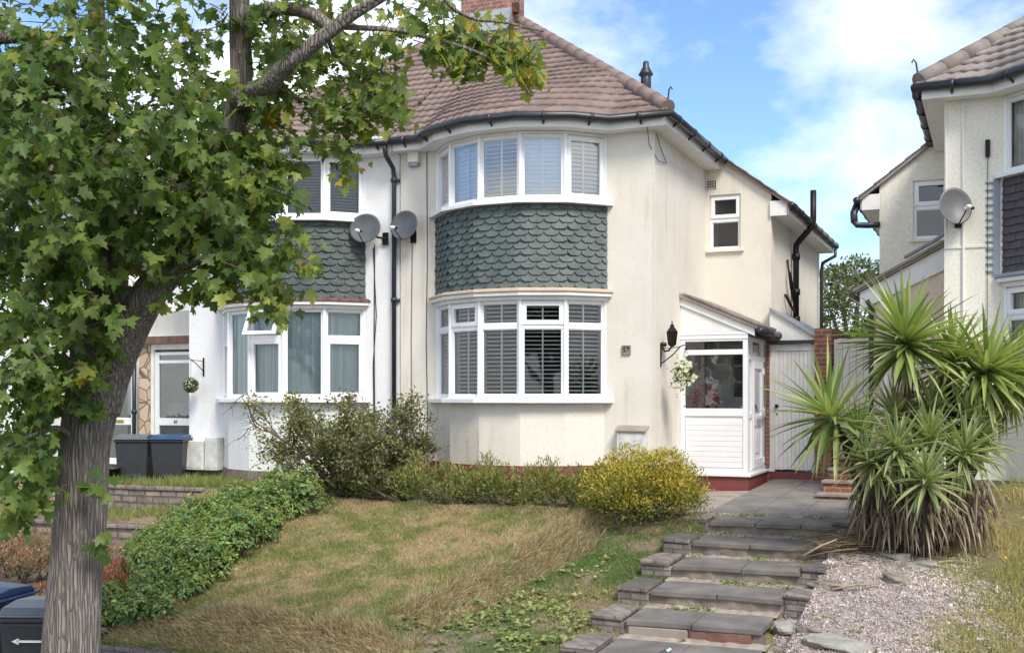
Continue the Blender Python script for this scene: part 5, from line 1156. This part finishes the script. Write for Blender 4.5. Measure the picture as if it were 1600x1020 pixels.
# ------------------------------------------------------------ yuccas
def blades(name, par, B, D, Ln, Wd, droop, cols, edge=None, mat='yucca', seg=6):
    """sword leaves: V-folded tapering strips that arch over"""
    Vv, Cc, Ff = [], [], []; b = 0
    for p, d, l, w, dr, c in zip(B, D, Ln, Wd, droop, cols):
        p = Vector(p); d = Vector(d).normalized(); s = d.cross(Vector((0, 0, 1))); s = (s.normalized() if s.length > .05 else Vector((1, 0, 0))) ; s = (s+Vector(rdir(1)[0])*.15).normalized()
        for i in range(seg+1):
            t = i/seg; wd = w*(.55+.9*t if t < .35 else (1-t)**.75*1.22)*.5; wd = max(wd, .0015); u = s.cross(d).normalized()
            for k, q in ((-1, u*wd*.55), (0, Vector()), (1, u*wd*.55)):
                Vv.append(p+s*wd*k+q); cc = np.array(c)*(1 if (k == 0 or edge is None) else 1); 
                if edge is not None and k: cc = np.array(edge)
                if t > .92: cc = cc*.6+np.array([.18, .1, .03])*.4
                Cc.append(cc)
            if i < seg:
                for k in (0, 1): a = b+i*3+k; Ff.append((a, a+1, a+4, a+3))
            p = p+d*l/seg; d = (d+Vector((0, 0, -dr/seg*(.6+t)))).normalized()
        b += (seg+1)*3
    return np_mesh(name, np.array([tuple(v) for v in Vv]), [np.array(Ff)], X[mat], par, np.array(Cc))
def head(par, base, axis, n, L_, w, cols, edge=None, spread=1.0, droopk=.5, dead=30, deadlen=.5, name='leaves', lo=-.55):
    axis = Vector(axis).normalized(); B, D, Ln, Wd, dr, C = [], [], [], [], [], []; e1 = axis.orthogonal().normalized(); e2 = axis.cross(e1)
    for i in range(n):
        f = i/(n-1); h = 1-(1-lo)*f*spread if True else 0; an = i*2.39996+random.gauss(0, .15); rr = math.sqrt(max(0, 1-h*h)); d = axis*h + (e1*math.cos(an)+e2*math.sin(an))*rr
        B.append(Vector(base)+axis*(.16*(1-f))+d*.03); D.append(d+Vector(rdir(1)[0])*.06); Ln.append(L_*random.uniform(.75, 1.12)*(1-.1*abs(f-.4))); Wd.append(w*random.uniform(.8, 1.2)); dr.append(droopk*random.uniform(.4, 1.5)*(.25+f)*(2.6 if random.random() < .09 else 1)); C.append(np.array(cols[random.randrange(len(cols))])*random.uniform(.8, 1.2)*(1.15-.35*f))
    o = blades(name, par, B, D, Ln, Wd, dr, C, edge)
    if dead:
        B, D, Ln, Wd, dr, C = [], [], [], [], [], []
        for i in range(dead):
            an = random.random()*6.283; d = (e1*math.cos(an)+e2*math.sin(an))*.55-axis*.25+Vector((0, 0, -.8)); B.append(Vector(base)-axis*random.uniform(.0, .18)); D.append(d); Ln.append(deadlen*random.uniform(.6, 1.2)); Wd.append(w*.6); dr.append(1.2); C.append(np.array([(.16, .12, .075), (.10, .07, .045), (.22, .17, .11), (.3, .22, .05)][random.randrange(4 if random.random() < .2 else 3)]))
        blades('dead_leaves', par, B, D, Ln, Wd, dr, C)
    return o
GR = [(.22, .29, .085), (.30, .37, .13), (.16, .235, .07), (.40, .45, .19)]
def loc3(px, py, Y): p = at(px, py, Y); return Vector((*WL(p.x, p.y), p.z))
Yb = Vector((3.85, -2.75, -.58))
def yucca(label, base, hd, heads, trunk=.055):
    t = thing('yucca', label, 'yucca', tuple(base), 0, 'yuccas beside the steps')
    for (q, ax, n, L_, w, dead, dl, sp_, dk) in heads:
        q = q-base; c = MB(); m_ = q*.55+Vector((0, 0, .05)); c.tube([(0, 0, -.2), (q.x*.15, q.y*.15, q.z*.3), m_, q*.8+Vector((0, 0, q.z*.04)), q], [trunk*1.3, trunk*1.15, trunk, trunk, trunk*.8], 10)
        part('trunk', c, 'palmtrunk', t, smooth=True); head(t, q, ax, n, L_, w, GR, None, sp_, dk, dead, dl)
    return t
yucca('tall yucca with the upright green head left of centre', Yb+Vector((-.15, .15, 0)), None, [(loc3(1416, 550, 12.4), (-.05, -.25, 1), 130, .80, .078, 30, .45, 1.0, .5)])
yucca('tall yucca whose broad heads lean out to the right', Yb+Vector((.3, .2, 0)), None, [(loc3(1486, 580, 12.7), (.15, -.3, 1), 90, .66, .072, 50, .55, 1.0, .6), (loc3(1530, 592, 12.5), (.6, -.4, .6), 120, .74, .072, 70, .6, 1.0, .6), (loc3(1572, 596, 12.9), (.9, -.15, .5), 100, .72, .072, 40, .6, 1.0, .6)])
yucca('small single-headed yucca leaning left over the brick steps', Yb+Vector((-.5, .1, 0)), None, [(loc3(1308, 664, 12.2), (-.65, -.35, .75), 62, .80, .072, 8, .4, .95, .6)], .035)
def lower():
    t = thing('variegated_yucca', 'broad low clump of cream-striped yucca with a brown skirt of dead leaves', 'yucca', tuple(Yb+Vector((0, -.2, 0))), 0, 'yuccas beside the steps'); b = Yb+Vector((0, -.2, 0))
    VG = [(.12, .22, .09), (.16, .27, .10), (.10, .18, .075), (.20, .30, .12)]
    hs = [(1352, 690, 12.2, -.35, .25), (1400, 668, 12.7, 0, .3), (1405, 715, 11.9, -.1, .0), (1452, 655, 12.6, .1, .3), (1455, 700, 12.1, .0, .1), (1500, 665, 12.5, .25, .25), (1500, 720, 12.0, .3, 0), (1448, 762, 11.7, .0, -.2), (1370, 735, 12.0, -.35, -.1), (1520, 700, 12.5, .45, .1), (1430, 690, 12.8, 0, .4)]
    for px_, py_, Y, ax, az_ in hs:
        q = loc3(px_, py_, Y)-b; head(t, q, (ax*1.7, -.75+az_*.7, .9), 64, .50, .058, VG, (.45, .47, .24), .9, .35, 0, .5)
        c = MB(); c.tube([(q.x*.4, q.y*.4, -.1), q], [.07, .05], 8); part('trunk', c, 'palmtrunk', t, smooth=True)
    B, D, Ln, Wd, dr, C = [], [], [], [], [], []
    for i in range(1700):                                     # skirt of dead leaves
        an = random.random()*6.283; r = random.uniform(.12, .58); B.append((r*math.cos(an)*1.2, r*math.sin(an)*.95, random.uniform(.22, .72)+.15*r)); D.append((math.cos(an)*.12+random.gauss(0, .42), math.sin(an)*.2-.12+random.gauss(0, .3), -.8)); Ln.append(random.uniform(.16, .5)); Wd.append(random.uniform(.018, .034)); dr.append(1.0); C.append(np.array([(.20, .145, .10), (.13, .092, .065), (.29, .22, .155), (.085, .062, .046), (.37, .29, .21)][random.randrange(5)])*random.uniform(.8, 1.2))
    blades('dead_leaves', t, B, D, Ln, Wd, dr, C, seg=5)
lower()
# fallen dead leaves and sticks between the steps and the yucca
B, D, Ln, Wd, dr, C = [], [], [], [], [], []; o0 = Vector(LW(3.1, -3.2, 0)); h0 = gz(3.1, -3.2)
for i in range(150):
    x, y = 3.15+random.gauss(0, .28), -3.1+random.gauss(0, .34); an = random.gauss(2.9, .6); B.append((x-3.1, y+3.2, gz(x, y)-h0+random.uniform(.03, .2))); D.append((math.cos(an), math.sin(an)*.8, random.gauss(-.05, .12))); Ln.append(random.uniform(.3, .7)); Wd.append(random.uniform(.015, .03)); dr.append(.25); C.append(np.array([(.25, .19, .13), (.36, .28, .19), (.15, .11, .075), (.42, .31, .19)][random.randrange(4)])*random.uniform(.8, 1.2))
dl = blades('dead_leaf_litter', None, B, D, Ln, Wd, dr, C); place(dl, (3.1, -3.2, h0)); tag(dl, kind='stuff')
for (x0, y0, x1, y1, Ya, lab) in ((1255, 868, 1308, 842, 11.9, 'bleached stick leaning on the steps next to the third side block'), (1300, 922, 1372, 912, 11.2, 'pale stick lying across the middle of the gravel'), (1455, 888, 1510, 879, 11.7, 'pale stick at the grass edge right of the stones')):
    a, e = loc3(x0, y0, Ya), loc3(x1, y1, Ya); a.z = max(a.z, gz(a.x, a.y)+.02); e.z = max(e.z, gz(e.x, e.y)+.02); c = MB(); c.tube([(0, 0, 0), (e-a)*.5+Vector((0, .02, .015)), e-a], [.014, .012, .007], 6); o = c.build('stick', X['deadwood'], smooth=True); place(o, tuple(a)); tag(o, lab, 'stick')

random.seed(31); rng = np.random.default_rng(31)
# ------------------------------------------------------------ grass, weeds, gravel
def scatter_ground(n, x0, x1, y0, y1, keep):
    x = rng.uniform(x0, x1, n); y = rng.uniform(y0, y1, n); k = keep(x, y) > rng.random(n); x, y = x[k], y[k]; near = (y < -1) & (y > -6.9)
    z = ter(x, y) + np.where(near, (fbm(x, y, 3, 21)-.5)*.09 + (fbm(x, y, 9, 31)-.5)*.04, 0); return x, y, z
def grass_obj(name, x, y, z, h, w, lean, cols, jit=.2, extra=None):
    n = len(x); P = np.stack([x, y, z-.008], 1); D = rng.normal(0, 1, (n, 3))*lean+[0, 0, 1]
    if extra is not None: D = D+extra
    V, F, k = scatter(BLADE, BLADE_F, P, D, rng.normal(size=(n, 3))*[1, 1, .2]+[0, -.4, 0], h, w)
    return V, F, np.repeat(np.clip(cols*(1+rng.normal(0, jit, (n, 1))), .004, 1), k, 0)
def mixcol(t, a, b): return np.array(a)[None]*(1-t[:, None])+np.array(b)[None]*t[:, None]
def xlip(y): return np.interp(y, [-6.2, -5.3, -4, -2.6], [-1.05, -.78, -.45, -.25])
parts = []
x, y, z = scatter_ground(150000, -4.3, .1, -6.5, -2.25, lambda x, y: (x < xlip(y)+.25)*.95)
t = np.clip((.45*fbm(x, y, 1.5, 3)+0.55*fbm(x, y, 5, 9)-.435)/.16+rng.normal(0, .3, len(x)), 0, 1); parts.append(grass_obj('g', x, y, z, rng.uniform(.02, .06, len(x))*(.5+1.1*fbm(x, y, 4, 33)), .0075, .55, mixcol(t, (.45, .355, .22), (.225, .25, .085))))
# shaggy dry fringe along the lip of the bank
x, y, z = scatter_ground(42000, -4.4, -.5, -6.85, -6.25, lambda x, y: .75*np.clip((fbm(x, y, 2.5, 93)-.25)*4, 0, 1)); t = rng.random(len(x)); parts.append(grass_obj('g', x, y, z, rng.uniform(.06, .17, len(x)), .007, .5, mixcol(t, (.56, .47, .33), (.36, .28, .19)), .35, np.stack([0*x, -.9+0*x, -.6*(y < -6.45)], 1)))
x, y, z = scatter_ground(60000, -1.6, .6, -6.0, -2.4, lambda x, y: (np.abs(x-xlip(y)-.2) < .28)*.95*np.clip((fbm(x, y, 2.5, 92)-.2)*4, .2, 1)); t = rng.random(len(x)); parts.append(grass_obj('g', x, y, z, rng.uniform(.06, .17, len(x)), .007, .5, mixcol(t, (.56, .47, .33), (.36, .28, .19)), .35, np.stack([.7+0*x, -.35+0*x, -.45*(x > xlip(y)+.05)], 1)))
x, y, z = scatter_ground(26000, -4.4, 1.3, -6.93, -6.6, lambda x, y: .8+0*x); t = rng.random(len(x)); parts.append(grass_obj('g', x, y, z, rng.uniform(.03, .09, len(x)), .008, .6, mixcol(t, (.34, .31, .14), (.17, .23, .06))))
# rough slope beside the steps
x, y, z = scatter_ground(70000, -1.2, 1.35, -6.4, -2.4, lambda x, y: (x > xlip(y)+.2)*np.where(y > -4.9, 1, .45)*np.clip((fbm(x, y, 2, 12)-.25)*3, .1, 1)); t = np.clip((fbm(x, y, 1.2, 15)-.42)/.2+rng.normal(0, .2, len(x)), 0, 1); parts.append(grass_obj('g', x, y, z, rng.uniform(.03, .075, len(x)), .008, .6, mixcol(t, (.34, .29, .15), (.13, .215, .06))))
V, F, C = merge(parts); o = np_mesh('lawn_grass', V, F, X['grass'], None, C); place(o, (0, 0, 0)); tag(o, kind='stuff')
parts = []                                                   # long grass on the right
edge = lambda x, y: 4.2+.9*(fbm(x, y, .9, 5)-.45)+np.clip((-4.3-y)*.12, -.25, .3)
x, y, z = scatter_ground(60000, 3.5, 8, -6.6, -.1, lambda x, y: (x > edge(x, y)+rng.normal(0, .18, len(x)))*np.clip(.2+(fbm(x, y, 2.2, 41)-.38)*3.2, .06, 1)); t = np.clip((fbm(x, y, 1.1, 44)-.52)/.25+rng.normal(0, .25, len(x)), 0, 1); hh = np.clip(fbm(x, y, 1.4, 47)*1.3, .35, 1)
parts.append(grass_obj('g', x, y, z, rng.uniform(.05, .22, len(x))*hh, .008, .42, mixcol(t, (.44, .37, .18), (.25, .28, .085))))
x, y, z = scatter_ground(500, 4.3, 7.5, -5.2, -1, lambda x, y: (fbm(x, y, 1.2, 50) > .48)*.2); n = len(x); P = np.stack([x, y, z+rng.uniform(.12, .28, n)], 1); V, F, k = scatter(LEAF, LEAF_F, np.repeat(P, 5, 0), rdir(n*5)*[1, 1, .3]+[0, 0, .2], np.tile([0, -.6, 1], (n*5, 1)), .026); parts.append((V, F, np.repeat(palette(n*5, [(.75, .5, .02)]), k, 0)))
V, F, C = merge(parts); o = np_mesh('long_grass', V, F, X['grass'], None, C); place(o, (0, 0, 0)); tag(o, kind='stuff')
parts = []                                                   # neighbour's terraces
x, y, z = scatter_ground(40000, -14, -5, -3, -.1, lambda x, y: np.where(y > -1.55, .9, .45*(fbm(x, y, 1.2, 61) > .42))*(x < -4.9)*((x > -9.3) | (y < -1.6))); t = np.clip(fbm(x, y, 1.1, 64)+rng.normal(0, .2, len(x)), 0, 1); parts.append(grass_obj('g', x, y, z, rng.uniform(.05, .2, len(x)), .012, .45, mixcol(t, (.30, .28, .12), (.15, .22, .055))))
V, F, C = merge(parts); o = np_mesh('terrace_grass', V, F, X['grass'], None, C); place(o, (0, 0, 0)); tag(o, kind='stuff')
# weeds: low broad leaves on the rough slope, in the step joints and by the gravel
parts = []
x, y, z = scatter_ground(1500, -1.6, 1.3, -6.8, -3.2, lambda x, y: (x > xlip(y)+.15)*np.clip((fbm(x, y, 2.6, 71)-.4)*5, .04, 1)*np.where(y > -4.6, .25, 1)); n = len(x); P = np.stack([x, y, z+.02], 1)
Pm = np.repeat(P, 6, 0)+rng.normal(0, .03, (n*6, 3))*[1, 1, .4]; V, F, k = scatter(LEAF, LEAF_F, Pm, rdir(n*6)*[1, 1, .3]+[0, -.2, .25], np.tile([0, -.5, 1], (n*6, 1))+rdir(n*6)*.4, rng.uniform(.035, .08, n*6)); parts.append((V, F, np.repeat(palette(n*6, [(.20, .26, .07), (.28, .32, .11), (.14, .20, .055), (.33, .30, .14)], .2), k, 0)))
x = []; y = []; z = []
for i in range(7):
    m_ = 26; q = rng.uniform(1.42, 2.8, m_); q = q[fbm(q, q*0+i, 2.2, 80+i) > .5]; x += list(q); y += list(SY[i]+rng.uniform(.55, .78, len(q))); z += [SZ[i]+.01]*len(q)
x += list(rng.normal(1.15, .15, 40)); y += list(rng.normal(-2.75, .2, 40)); z += [-.62]*40
for _ in range(26):
    u, v = rng.uniform(2.95, 4.6), rng.uniform(-6.4, -3.6); x += [u]; y += [v]; z += [gz(u, v)+.01]
n = len(x); P = np.stack([x, y, z], 1); Pm = np.repeat(P, 9, 0)+rng.normal(0, .028, (n*9, 3))*[1.5, .5, .3]; V, F, k = scatter(LEAF, LEAF_F, Pm, rdir(n*9)*[1, 1, .4]+[0, 0, .6], rdir(n*9)+[0, -.5, .8], rng.uniform(.02, .06, n*9), .03); parts.append((V, F, np.repeat(palette(n*9, [(.16, .23, .05), (.2, .25, .06), (.16, .2, .05)], .2), k, 0)))
V, F, C = merge(parts); o = np_mesh('weeds', V, F, X['shrub'], None, C); place(o, (0, 0, 0)); tag(o, kind='stuff')
# gravel chips
x, y, z = scatter_ground(85000, 2.7, 5.8, -6.95, -2.2, lambda x, y: (x < edge(x, y)+.6*rng.random(len(x)))*np.clip((fbm(x, y, 2.2, 95)-.22)*4, .12, 1)); n = len(x); OC = [(1,0,0),(-1,0,0),(0,1,0),(0,-1,0),(0,0,1),(0,0,-1)]; OF = [(0,2,4),(2,1,4),(1,3,4),(3,0,4),(2,0,5),(1,2,5),(3,1,5),(0,3,5)]
V, F, k = scatter(OC, OF, np.stack([x, y, z+.004], 1), rdir(n)*[1, 1, .3], rdir(n)*.4+[0, 0, 1], rng.uniform(.004, .012, n)*np.where(rng.random(n) < .03, 2.4, 1), rng.uniform(.004, .013, n))
o = np_mesh('gravel', V, F, X['gravel'], None, np.repeat(palette(n, [(.46, .385, .365), (.37, .30, .28), (.56, .51, .48), (.29, .23, .21), (.47, .40, .365), (.32, .265, .21)], .15)*(.72+.75*fbm(x, y, 1.7, 88))[:, None], k, 0)); place(o, (0, 0, 0)); tag(o, kind='stuff')

# ------------------------------------------------------------ trees behind the gap and across the street
def bg_tree(label, X0, Y0, z0, h, r, n, size, cols, lobes=26):
    t = bpy.data.objects.new('garden_tree', None); COL.objects.link(t); t.location = (X0, Y0, z0); tag(t, label, 'tree')
    cl = blob(0, 0, h*.62, r, r, h*.4, lobes, r*.22, r*.42); (V, F, k), C = clumps_to_leaves(cl, n, size, cols, (LEAF, LEAF_F), .1, .35, None, .25); np_mesh('crown', V, F, X['farleaf'], t, np.repeat(C, k, 0))
    c = MB(); c.tube([(0, 0, -.3), (.1, 0, h*.3), (0, .1, h*.55), (.1, 0, h*.85)], [r*.09, r*.07, r*.05, .02], 8)
    for q in cl[::3]: c.tube([(0, .05, h*.35), (q[0]*.5, q[1]*.5, (q[2]+h*.35)/2), q[:3]], [r*.04, r*.03, .01], 5, False)
    c.build('trunk', X['bark'], t, smooth=True)
OL = [(.10, .13, .05), (.14, .165, .07), (.08, .10, .04), (.18, .19, .09)]
bg_tree('grey-green tree seen in the gap between the houses', 10.2, 33.5, -1, 6.6, 2.3, 9000, .12, OL)
bg_tree('bright green bush low in the gap beyond the side gate', 8.7, 26.5, -.6, 3.6, 1.5, 6000, .10, [(.10, .18, .04), (.15, .24, .05)])
bg_tree('dark tree behind the gap, lower right of the grey-green one', 12.6, 36, -1, 5.6, 2.4, 6000, .13, OL)
for i, (a, b, lab) in enumerate(((-9, -16, 'street tree across the road, left of three'), (1.5, -19, 'street tree across the road, middle of three'), (12, -17, 'street tree across the road, right of three'))):
    bg_tree(lab, a, b, -1.7, 8.5, 3.4, 5000, .3, [(.05, .09, .025), (.08, .12, .03)], 22)
